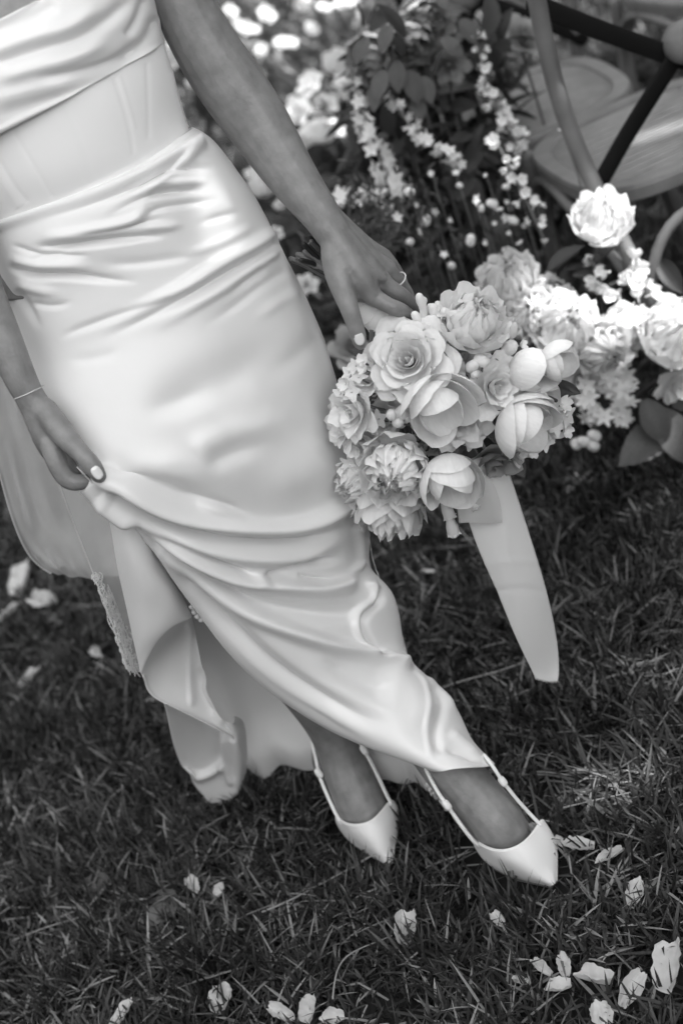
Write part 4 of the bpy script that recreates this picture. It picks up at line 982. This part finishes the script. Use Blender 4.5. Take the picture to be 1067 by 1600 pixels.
for k in range(5):
    c_ = W[2 + 2 * k] - BQ0; ax = W[3 + 2 * k if 3 + 2 * k < 12 else 11] - W[1 + 2 * k]; rr_ = rpx(24.5 + 1.2 * k, BQ0)
    MB().tube(ring_mesh(c_, ax + .25 * np.linalg.norm(ax) * XI, rr_, 0, 30), .0011, 6, False).build('wrap_turn', M['wrap'], bq)
# long ribbon, and a short sheer loop
PR = pxy([[(712, 720, 1.50), (740, 716, 1.49), (770, 712, 1.50), (790, 720, 1.505)], [(722, 780, 1.485), (755, 772, 1.475), (785, 766, 1.478), (806, 770, 1.488)],
          [(744, 850, 1.475), (770, 848, 1.465), (805, 846, 1.466), (830, 848, 1.475)], [(775, 922, 1.468), (800, 922, 1.459), (830, 924, 1.460), (852, 925, 1.469)],
          [(803, 990, 1.463), (822, 992, 1.456), (848, 994, 1.457), (867, 993, 1.465)], [(825, 1036, 1.460), (838, 1040, 1.456), (856, 1042, 1.457), (871, 1038, 1.463)], [(836, 1060, 1.459), (844, 1063, 1.457), (857, 1064, 1.458), (868, 1060, 1.461)]])
Gr = patch(PR, 90, 24)
_a, _b = np.meshgrid(np.linspace(0, 1, 90), np.linspace(-1, 1, 24), indexing='ij')
Gr[..., 1] += .0035 * np.sin(_a * 9 + _b * 1.2) + .004 * _b * np.sin(_a * 5 + 1) - .003 * _b * _b
Gr = displaced(Gr, [([(748, 884), (800, 876), (842, 880)], 4, 4, .0010, .1, .1), ([(765, 925), (810, 920), (855, 926)], 5, 4, -.0010, .1, .1), ([(800, 800), (790, 850), (812, 905)], 6, 6, .0012, .3, .3)]) - BQ0
rib = sheet('ribbon', Gr, M['ribbon'], bq, 0.0004); rib['label'] = 'long pale ribbon trailing down from the bouquet'
fr = MB()
for k in range(26):
    p0 = Gr[-1][int(k * 23 / 25)]; fr.tube([p0, p0 + np.array([.001 * math.sin(k * 2.3), 0, -.0016 - .0014 * abs(math.sin(k * 1.9))])], .00035, 4)
fr.build('frayed_end', M['ribbon'], rib)
PS = pxy([[(706, 745, 1.475), (728, 738, 1.462), (752, 740, 1.458), (768, 750, 1.466)], [(712, 780, 1.468), (735, 776, 1.455), (760, 776, 1.452), (780, 782, 1.462)], [(720, 816, 1.465), (740, 817, 1.456), (764, 818, 1.455), (784, 816, 1.462)]])
sheet('sheer_loop', patch(PS, 30, 30) - BQ0, M['organza'], bq)
PS2 = pxy([[(720, 816, 1.466), (740, 817, 1.457), (764, 818, 1.456), (784, 816, 1.463)], [(716, 812, 1.472), (738, 806, 1.474), (762, 802, 1.475), (780, 800, 1.472)], [(712, 770, 1.480), (736, 760, 1.482), (758, 758, 1.482), (774, 762, 1.482)]])
sheet('sheer_loop', patch(PS2, 30, 30) - BQ0, M['organza'], bq)

# ------------------------------------------------------------------ aisle flowers behind
AR0 = np.array([0.42, 2.45, 0.0])
ar = empty('flower_arrangement', AR0)
tag(ar, 'tall aisle arrangement of white peonies, flower spires and dark foliage beside the chairs', 'flowers')
ra_ = np.random.default_rng(77)
def ground_stem(parent, p, foot, r=.002, mt='stem'):
    p = np.array(p); foot = np.array(foot); mid = (p + foot) / 2 + np.array([ra_.normal() * .02, ra_.normal() * .02, .02])
    MB().tube(spl(np.array([foot, mid, p]), 8) - np.array(parent.location), r, 6).build('stem', M[mt], parent)
for i, (k, nm, x, y, Y, rp, ax, mt, lb) in enumerate([
 ('peony', 'peony', 934, 355, 2.10, 46, (.0, -.45, .8), 'petal', 'bright white peony standing before the chair post'),
 ('peony', 'peony', 795, 452, 2.12, 46, (-.2, -.4, .8), 'petal_cream', 'dull white peony behind the bouquet'),
 ('peony', 'peony', 880, 520, 2.02, 50, (.0, -.3, 1), 'petal', None), ('peony', 'peony', 930, 545, 2.00, 40, (.3, .2, .9), 'petal', None),
 ('peony', 'peony', 830, 500, 2.06, 38, (-.2, -.1, 1), 'petal', None), ('peony', 'peony', 1045, 535, 2.00, 52, (.1, -.3, .9), 'petal', 'large white peony at the right edge'),
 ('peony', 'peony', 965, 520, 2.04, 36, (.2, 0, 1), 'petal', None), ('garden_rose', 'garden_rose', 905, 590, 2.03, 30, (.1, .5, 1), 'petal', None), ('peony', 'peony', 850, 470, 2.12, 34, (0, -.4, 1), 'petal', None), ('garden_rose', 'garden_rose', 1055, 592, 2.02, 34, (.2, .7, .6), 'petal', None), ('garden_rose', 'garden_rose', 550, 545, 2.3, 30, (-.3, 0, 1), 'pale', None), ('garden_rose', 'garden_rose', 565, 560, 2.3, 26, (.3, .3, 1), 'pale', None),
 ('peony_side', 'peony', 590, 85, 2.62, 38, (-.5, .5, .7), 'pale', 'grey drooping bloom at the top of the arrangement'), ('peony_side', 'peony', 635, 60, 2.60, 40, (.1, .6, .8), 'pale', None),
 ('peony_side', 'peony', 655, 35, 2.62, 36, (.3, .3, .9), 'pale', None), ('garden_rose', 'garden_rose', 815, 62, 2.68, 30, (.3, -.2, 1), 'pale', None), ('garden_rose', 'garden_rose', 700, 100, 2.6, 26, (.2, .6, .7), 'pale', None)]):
    p = P(x, y, Y); f = flower(k, nm, ar, p, cdir(*ax), rpx(rp * 1.18, p), 300 + i, M[mt], True, lb)
    ground_stem(ar, p - cdir(*ax) * rpx(rp, p) * .4, (AR0[0] + (p[0] - AR0[0]) * .6, AR0[1] + (p[1] - AR0[1]) * .6 + .05, 0), .003)
# flower spires: a stem with its florets
def spire(pts, n, r0, r1, seed, mt=None, me=FLORET, label=None):
    r = np.random.default_rng(seed); W = spl(np.array([P(*q) for q in pts]), 24)
    s = MB().tube(W - AR0, np.linspace(.0035, .0012, 24), 6).build('flower_spire', M['stem'], ar)
    if label: s['label'] = label
    mesh = me if mt is None else with_mat(me, mt)
    for k in range(n):
        t = (k + r.random()) / n; p = W[int(t * 23)]; d = r.normal(size=3); d /= np.linalg.norm(d); d = d - FWD * .6
        rr_ = rpx(r0 * (1 - t) + r1 * t, p) * (.8 + .4 * r.random())
        o = bpy.data.objects.new('floret', mesh); COL.objects.link(o); o.parent = s
        o.location = p + d / np.linalg.norm(d) * rr_ * 1.0 - AR0; o.rotation_mode = 'QUATERNION'
        o.rotation_quaternion = Vector(d).to_track_quat('Z', 'Y'); o.scale = (rr_,) * 3
spire([(548, 105, 2.55), (570, 190, 2.5), (600, 260, 2.45), (625, 300, 2.42)], 26, 8, 17, 1, M['petal_cream'], label='drooping white flower spire nearest the bare arm')
spire([(610, 150, 2.5), (650, 205, 2.45), (690, 235, 2.4), (730, 258, 2.38)], 30, 11, 9, 2, M['petal_cream'], label='arching spire of small cups in the middle of the arrangement')
spire([(735, 40, 2.5), (760, 120, 2.48), (785, 190, 2.45), (810, 230, 2.42)], 32, 8, 14, 3, None, FLORET_CUP, 'upright white spire beside the chair seat')
spire([(560, 180, 2.5), (585, 230, 2.48), (605, 280, 2.45)], 18, 10, 14, 4)
spire([(770, 215, 2.3), (790, 250, 2.28), (815, 300, 2.25), (850, 375, 2.2)], 14, 13, 12, 5, None, FLORET_CUP)
spire([(985, 420, 2.1), (995, 450, 2.08), (1000, 490, 2.06), (1005, 520, 2.05)], 22, 17, 20, 6, None, FLORET_CUP, 'thick white stock spire by the chair post')
spire([(920, 405, 2.12), (935, 430, 2.1), (945, 470, 2.1)], 10, 15, 16, 7, None, FLORET_CUP)
spire([(610, 320, 2.4), (570, 300, 2.42), (530, 318, 2.45)], 14, 10, 15, 8)
spire([(880, 455, 2.15), (878, 480, 2.12), (875, 500, 2.1)], 8, 13, 15, 9, M['petal_cream'], FLORET_CUP)
# star flowers low on the right and little round daisies
for i in range(26):
    x, y = 905 + 80 * ra_.random(), 555 + 105 * ra_.random(); p = P(x, y, 1.98 + .08 * ra_.random())
    place(FLORET_OPEN, 'star_floret', ar, p, cdir(ra_.normal() * .5, ra_.normal() * .5 - .2, 1), rpx(15 + 4 * ra_.random(), p), i)
for i in range(8):
    x, y = 880 + 60 * ra_.random(), 650 + 50 * ra_.random(); p = P(x, y, 2.0 + .05 * ra_.random())
    place(BALL, 'bud', ar, p, cdir(ra_.normal(), ra_.normal(), 1), rpx(7 + 4 * ra_.random(), p), i)
DS = [(693, 398), (735, 375), (772, 352), (790, 340), (802, 345), (795, 366), (778, 328), (768, 318), (790, 318), (742, 312), (752, 325), (815, 352), (822, 346), (828, 405), (850, 380), (845, 320), (790, 392), (768, 405), (655, 362), (640, 378), (700, 345), (680, 330), (718, 290), (760, 275), (800, 262), (790, 292), (675, 272), (712, 270), (640, 300), (652, 318), (620, 340), (835, 310), (820, 290), (880, 203), (705, 415), (745, 430), (560, 318), (665, 345), (760, 380), (812, 380)]
for i, (x, y) in enumerate(DS):
    p = P(x, y, 2.25 + .12 * ra_.random()); o = place((FLORET, BALL, FLORET_CUP)[i % 3], 'daisy_head', ar, p, cdir(ra_.normal() * .8, -.4 + ra_.normal() * .7, 1), rpx(5.5 + 4 * ra_.random(), p), i)
    MB().tube(spl(np.array([(AR0[0] + (p[0] - AR0[0]) * .7, p[1] + .06, .03), (p + np.array([p[0], p[1] + .06, .1])) / 2, p]), 6) - AR0, .0012, 5).build('stem', M['stem'], ar)
# foliage: separate leaves
for i in range(290):
    t = ra_.random(); x = 560 + 340 * ra_.random(); y = 20 + 470 * ra_.random()
    if (x < 620 and y < 120 and ra_.random() < .5) or (x > 795 and y < 285): continue
    p = P(x, y, 2.5 + .25 * ra_.random()); d = np.array([ra_.normal() * .7, -.4 * ra_.random(), .5 + ra_.normal() * .6])
    leaf((LEAF, LEAF_THIN, LEAF, LEAF_THIN, LEAF_PALE)[i % 5], ar, p, d, cdir(ra_.normal() * .5, -.5 + ra_.normal() * .4, 1), .035 + .05 * ra_.random())
for i in range(60):
    x = 820 + 250 * ra_.random(); y = 400 + 270 * ra_.random(); p = P(x, y, 2.1 + .1 * ra_.random()); d = np.array([ra_.normal(), -.5 * ra_.random(), .2 + ra_.normal() * .5])
    leaf((LEAF, LEAF_THIN, LEAF)[i % 3], ar, p, d, cdir(ra_.normal() * .5, -.6 + ra_.normal() * .4, 1), .035 + .04 * ra_.random())
for (x, y, dx, dy, s) in [(1030, 640, .3, .6, .10), (1050, 665, -.6, .35, .11), (1005, 625, .4, .8, .08), (1058, 640, .2, -.7, .09), (575, 60, -.5, .8, .05), (640, 110, .2, .9, .06), (600, 110, -.3, .9, .055), (590, 130, -.2, .9, .05), (690, 60, .6, .5, .05), (720, 30, .5, .8, .05), (660, 120, .3, .9, .05), (620, 95, 0, 1, .055), (650, 150, .1, 1, .05), (610, 40, -.3, .7, .05)]:
    p = P(x, y, 2.02 if y > 500 else 2.5); leaf(LEAF_PALE, ar, p, cdir(dx, dy, .2), cdir(-.2, -.4, 1), s)
# feathery grey-green plant behind the hand
fp = MB(); rf = np.random.default_rng(9)
for k in range(420):
    x, y = 600 + 48 * rf.normal(), 352 + 34 * rf.normal(); p = P(x, y, 2.36 + .05 * rf.normal()); d = rf.normal(size=3); d[2] = abs(d[2]) + .3; d /= np.linalg.norm(d)
    fp.tube([p, p + d * .008, p + d * .016 + rf.normal(size=3) * .002], [.0016, .0022, .0012], 5)
o = fp.build('feathery_foliage', M['leaf_pale'], ar, loc=-AR0); o['kind'] = 'stuff'
# dark fine filler deep in the arrangement
ff = MB(); LV = np.array([v.co[:] for v in LEAF_THIN.vertices]); LF = [tuple(p.vertices) for p in LEAF_THIN.polygons]
for k in range(700):
    x, y = 560 + 240 * rf.random(), 60 + 420 * rf.random(); p = P(x, y, 2.62 + .2 * rf.random()); s = .05 + .06 * rf.random()
    q = Quaternion(Vector(rf.normal(size=3)).normalized(), rf.random() * 6.28); ff.add((LV * s) @ np.array(q.to_matrix()).T + p, LF)
o = ff.build('filler_foliage', M['leaf'], ar, loc=-AR0); o['kind'] = 'stuff'

# more flower clumps along the aisle, further away and out of focus
def clump(name, label, c, spots, seed, foot, nl=70):
    r = np.random.default_rng(seed); e = empty(name, foot); tag(e, label, 'flowers', 'flower clumps along the aisle')
    for i, (x, y, Y, rp, k, mt) in enumerate(spots):
        p = P(x, y, Y); flower(k, 'bloom', e, p, cdir(r.normal() * .4, -.4 + r.normal() * .3, .9), rpx(rp, p), seed * 10 + i, M[mt], False)
    X = np.array([P(s[0], s[1], s[2]) for s in spots]); lo, hi = X.min(0), X.max(0)
    for i in range(nl):
        p = lo + (hi - lo) * r.random(3) + np.array([0, .1, -.08 * r.random()]); p[2] = max(.04, p[2] * r.random() ** .5)
        leaf((LEAF, LEAF_THIN)[i % 2], e, p, np.array([r.normal(), r.normal() * .5, .4 + r.random()]), cdir(r.normal() * .4, -.4, 1), .05 + .07 * r.random())
g3 = 'garden_rose'; pe = 'peony'
clump('flower_clump', 'blurred clump of white roses directly behind the bare forearm', None, [(488, 135, 3.9, 24, g3, 'petal'), (530, 105, 4.0, 26, pe, 'petal'), (470, 175, 3.8, 26, g3, 'petal'), (500, 215, 3.7, 26, pe, 'petal'), (540, 130, 3.9, 20, g3, 'petal'), (475, 220, 3.7, 18, g3, 'petal'), (520, 205, 3.8, 18, g3, 'petal'), (508, 165, 3.9, 22, g3, 'petal_cream'), (545, 160, 4.0, 18, g3, 'petal')], 41, np.array([P(505, 160, 3.9)[0], 3.9, 0]))
clump('flower_clump', 'blurred white lilies between the hip and the forearm', None, [(408, 300, 3.0, 24, pe, 'petal'), (425, 285, 3.1, 20, g3, 'petal'), (445, 320, 3.0, 16, g3, 'petal_cream'), (545, 320, 2.9, 15, g3, 'petal'), (565, 312, 2.9, 14, g3, 'petal'), (430, 365, 2.9, 12, g3, 'petal'), (478, 445, 2.7, 18, g3, 'petal'), (395, 275, 3.2, 14, g3, 'petal')], 42, np.array([P(420, 300, 3.0)[0], 3.0, 0]))
clump('flower_clump', 'blurred white bloom showing between the bodice and the arm', None, [(270, 95, 4.4, 18, g3, 'petal'), (274, 75, 4.4, 14, g3, 'petal'), (300, 130, 4.3, 10, g3, 'petal_cream')], 43, np.array([P(270, 95, 4.4)[0], 4.4, 0]), 14)
clump('flower_clump', 'far scatter of white flowers along the top edge', None, [(358, 20, 5.6, 12, g3, 'petal'), (385, 45, 5.5, 11, g3, 'petal'), (415, 25, 5.7, 15, g3, 'petal'), (398, 50, 5.5, 10, g3, 'petal'), (440, 70, 5.4, 12, g3, 'petal'), (485, 48, 5.5, 12, pe, 'petal'), (475, 8, 6.0, 18, pe, 'petal'), (455, 68, 5.4, 10, g3, 'petal'), (410, 80, 5.3, 11, g3, 'petal'), (370, 38, 5.6, 9, g3, 'petal'), (505, 15, 5.9, 12, g3, 'petal')], 44, np.array([P(430, 50, 5.5)[0], 5.5, 0]), 60)
clump('flower_clump', 'far white blossoms at the top, left of the drooping bloom', None, [(540, 8, 5.0, 18, g3, 'petal'), (575, 25, 4.8, 20, pe, 'petal'), (600, 5, 5.0, 16, g3, 'petal'), (560, 40, 4.8, 10, g3, 'petal'), (630, 10, 5.0, 14, g3, 'petal_cream'), (690, 5, 5.2, 12, g3, 'petal')], 45, np.array([P(575, 20, 4.9)[0], 4.9, 0]), 40)

# ------------------------------------------------------------------ bentwood cross-back chairs
def chair(label, loc, rotz):
    e = empty('chair', loc); e.rotation_euler = (0, 0, rotz); tag(e, label, 'chair', 'wooden chairs along the aisle')
    A = lambda *p: np.array(p, float)
    hw = .19
    for s in (-1, 1):                # rear leg running up into the back post
        MB().tube(spl([A(s * (hw - .05), -.20, 0), A(s * (hw - .035), -.145, .22), A(s * (hw - .012), -.045, .46), A(s * hw, .0, .66), A(s * (hw - .005), -.03, .86)], 26), np.linspace(.0135, .0150, 26), 14).build('rear_leg', M['wood'], e)
        MB().tube(spl([A(s * .20, .43, 0), A(s * .185, .41, .25), A(s * .175, .385, .45)], 14), np.linspace(.012, .015, 14), 14).build('front_leg', M['wood'], e)
        MB().tube(spl([A(s * .165, -.150, .20), A(s * .185, -.04, .38), A(s * .195, .10, .432), A(s * .19, .20, .438), A(s * .185, .30, .43), A(s * .185, .385, .36), A(s * .19, .41, .16)], 30), .0095, 10).build('side_hoop', M['wood'], e)
    for y, xx in ((-.10, .165), (.395, .175)):
        MB().tube(spl([A(-xx, y, .17), A(-xx * .95, y, .34), A(-xx * .55, y, .43), A(0, y, .438), A(xx * .55, y, .43), A(xx * .95, y, .34), A(xx, y, .17)], 30), .0095, 10).build('cross_hoop', M['wood'], e)
    MB().tube(spl([A(-hw + .002, -.028, .85), A(-hw * .6, -.05, .885), A(0, -.06, .895), A(hw * .6, -.05, .885), A(hw - .002, -.028, .85)], 24), .0155, 14).build('top_rail', M['wood'], e)
    # black iron straps crossing in the back, flat bars
    for s in (-1, 1):
        W = spl([A(-s * hw, .0 - .018, .82), A(-s * .10, -.020, .740), A(0, -.022 + .003 * s, .655), A(s * .10, -.020, .572), A(s * hw, -.018, .490)], 20)
        MB().tube(W, .0150, 16, True, (A(0, 1, 0), .22)).build('back_strap', M['iron'], e)
    MB().tube([A(.020, -.034, .672), A(.020, -.024, .672)], [.033, .035], 28, True, (A(0, 1, 0), .35)).build('rosette', M['wood'], e)
    MB().tube([A(.024, -.052, .672), A(.024, -.036, .672)], [.009, .010], 14).build('bolt', M['iron'], e)
    # seat frame (rounded trapezoid ring) and the woven cane inside it
    t = np.linspace(0, 2 * math.pi, 64, endpoint=False); sup = lambda a, n: np.sign(np.cos(a)) * np.abs(np.cos(a)) ** n
    xs = .200 * np.sign(np.cos(t)) * np.abs(np.cos(t)) ** .62; ys = .195 + .215 * np.sign(np.sin(t)) * np.abs(np.sin(t)) ** .62; xs = xs * (1 - .10 * (1 - (ys + .02) / .43))
    V = []; prof = [(1.0, .448), (1.0, .468), (.985, .475), (.84, .475), (.82, .470), (.82, .450)]
    for f_, z in prof: V += [(x * f_, .195 + (y - .195) * f_, z) for x, y in zip(xs, ys)]
    F = [(j * 64 + i, j * 64 + (i + 1) % 64, ((j + 1) % 6) * 64 + (i + 1) % 64, ((j + 1) % 6) * 64 + i) for j in range(6) for i in range(64)]
    sf = MB().add(V, F).build('seat_frame', M['wood'], e, False)
    cw = MB()
    def half(y):                     # inner half width at depth y
        yy = (y - .195) / (.215 * .83); return 0 if abs(yy) >= 1 else .200 * .83 * (1 - abs(yy) ** 3.2) ** .31 * (1 - .10 * (1 - (y + .02) / .43))
    k = 0
    for y in np.arange(.022, .37, .0125):
        h = half(y); k += 1
        if h > .02: cw.tube([A(-h, y, .468), A(-h / 3, y, .4685 + .0008 * (k % 2)), A(h / 3, y, .4685 + .0008 * ((k + 1) % 2)), A(h, y, .468)], .0036, 4, False)
    for x in np.arange(-.172, .173, .0125):
        lo = [y for y in np.arange(.02, .37, .006) if half(y) > abs(x)]
        if len(lo) > 2: cw.tube([A(x, lo[0], .467), A(x, (lo[0] + lo[-1]) / 2, .4672), A(x, lo[-1], .467)], .0014, 4, False)
    c_ = cw.build('cane_seat', M['cane'], sf); c_['kind'] = 'stuff'
    V = [(x * .83, .195 + (y - .195) * .83, .461) for x, y in zip(xs, ys)]
    MB().add(V, [tuple(range(64))]).build('dark_gap_sheet', M['bark'], sf, False)  # dark sheet added under the cane so the weave shows against it
    return e
ch1 = chair('bentwood chair with black crossed iron straps, its cane seat cut by the right edge', (.778, 2.205, 0), R(0))
def copy_chair(label, loc, rotz):
    c_ = copy_tree(ch1); c_.location = loc; c_.rotation_euler = (0, 0, rotz); c_['label'] = label; return c_
copy_chair('blurred chair behind, its pale cane seat showing above the flower spires', (.70, 3.02, 0), R(176))
copy_chair('blurred chair at the top right corner beyond the crossed straps', (1.30, 2.95, 0), R(8))
copy_chair('furthest blurred chair at the top edge above the flowers', (.86, 3.95, 0), R(2))

# ------------------------------------------------------------------ shade tree above and behind the camera: its crown keeps the sun off, with gaps
def build_tree():
    r = np.random.default_rng(3); ctr = np.array([-.05, 1.9, .5]) + SUN_DIR * 7.0
    ax1 = np.cross(SUN_DIR, [0, 0, 1.0]); ax1 /= np.linalg.norm(ax1); ax2 = np.cross(SUN_DIR, ax1)
    n = 50000
    rad = 2.9 * np.sqrt(r.random(n)); an = r.random(n) * 6.283
    Pn = ctr + ax1 * (rad * np.cos(an))[:, None] + ax2 * (rad * np.sin(an))[:, None] + SUN_DIR * (r.normal(size=n) * .4)[:, None]
    S = .038 + .034 * r.random(n)
    # sun flecks: gaps cut in the leaves, some added to brighten the flowers
    holes = [(P(345, 330, 1.54), .012, .50), (P(872, 62, 2.2), .02, .5), (P(1010, 225, 2.4), .02, .5), (P(930, 350, 2.1), .06, .5), (P(880, 515, 2.02), .06, .5), (P(1045, 535, 2.0), .06, .5), (P(1000, 460, 2.06), .04, .5), (P(500, 180, 3.8), .08, .5), (P(600, 80, 2.6), .03, .5), (G(940, 1240, 0), .04, .5), (G(1000, 1060, 0), .03, .5)]
    keep = np.ones(n, bool)
    for c_, rr_, ks in holes:
        d = Pn - c_; d = d - (d @ SUN_DIR)[:, None] * SUN_DIR; keep &= np.linalg.norm(d, axis=1) > rr_ + S * ks
    Pn, S = Pn[keep], S[keep]; n = len(Pn)
    A = r.normal(size=(n, 3)) * .5 + SUN_DIR * 1.0; A /= np.linalg.norm(A, axis=1, keepdims=True)
    B = np.cross(A, r.normal(size=(n, 3))); B /= np.linalg.norm(B, axis=1, keepdims=True); Cc = np.cross(A, B)
    V = np.stack([Pn - B * S[:, None], Pn + Cc * S[:, None] * .62, Pn + B * S[:, None], Pn - Cc * S[:, None] * .62], 1).reshape(-1, 3)
    t = empty('shade_tree', (ctr[0] + 1.6, ctr[1] - 1.0, 0)); tag(t, 'leafy shade tree on the right beyond the frame, its crown throwing the shade', 'tree')
    o = obj('crown', mesh_np('crown', V, np.arange(4 * n).reshape(-1, 4), False), M['leaf'], t); o.location = -np.array(t.location)
    b0 = np.array(t.location); top = ctr
    tr = MB().tube(spl(np.array([b0, b0 + [.1, .1, 1.6], b0 * .5 + top * .5 + [0, 0, .4], top]), 20) - b0, np.linspace(.17, .05, 20), 14).build('trunk', M['bark'], t)
    for k in range(7):
        a = k * .9; e = ctr + ax1 * 2.8 * math.cos(a) + ax2 * 2.8 * math.sin(a); s = b0 * .35 + top * .65 + np.array([0, 0, .2])
        MB().tube(spl(np.array([s, (s + e) / 2 + [0, 0, .2], e]), 10) - b0, np.linspace(.045, .012, 10), 8).build('limb', M['bark'], tr)
build_tree()

# ------------------------------------------------------------------ unseen hedges added round the lawn to block low sky light
def build_added_hedges():
    r = np.random.default_rng(15)
    for k, (lb, c, L, rot, H) in enumerate([('unseen hedging added on the left to block low sky light', (-5.0, 2.5), 14, 90, 3.4), ('unseen hedging added behind the camera to block low sky light', (0, -4.5), 14, 0, 2.4), ('unseen hedging added on the right to block low sky light', (6.5, 2.5), 14, 90, 4.6), ('hedging added far behind the chairs to block low sky light', (0, 12.0), 16, 0, 7)]):
        e = empty('added_hedge', (c[0], c[1], 0)); tag(e, lb, 'added_hedge', 'added hedges round the lawn'); e.rotation_euler = (0, 0, R(rot))
        V = []; bx = [(-L / 2, -.35, 0), (L / 2, -.35, 0), (L / 2, .35, 0), (-L / 2, .35, 0), (-L / 2, -.3, H - .1), (L / 2, -.3, H - .1), (L / 2, .3, H - .1), (-L / 2, .3, H - .1)]
        MB().add(np.array(bx), [(0, 3, 2, 1), (4, 5, 6, 7), (0, 1, 5, 4), (1, 2, 6, 5), (2, 3, 7, 6), (3, 0, 4, 7)]).build('blocker_core', M['bark'], e, False)
        n = 9000; p = np.stack([(r.random(n) - .5) * L, np.where(r.random(n) < .5, -1, 1) * (.36 + .08 * r.random(n)), r.random(n) * H], 1)
        a = r.normal(size=(n, 3)); a /= np.linalg.norm(a, axis=1, keepdims=True); b_ = np.cross(a, r.normal(size=(n, 3))); b_ /= np.linalg.norm(b_, axis=1, keepdims=True); c_ = np.cross(a, b_)
        s = (.05 + .05 * r.random(n))[:, None]; V = np.stack([p - b_ * s, p + c_ * s * .55, p + b_ * s, p - c_ * s * .55], 1).reshape(-1, 3)
        o = obj('leaves', mesh_np('added_hedge_leaves', V, np.arange(4 * n).reshape(-1, 4), False), M['leaf'], e); o['kind'] = 'stuff'
build_added_hedges()
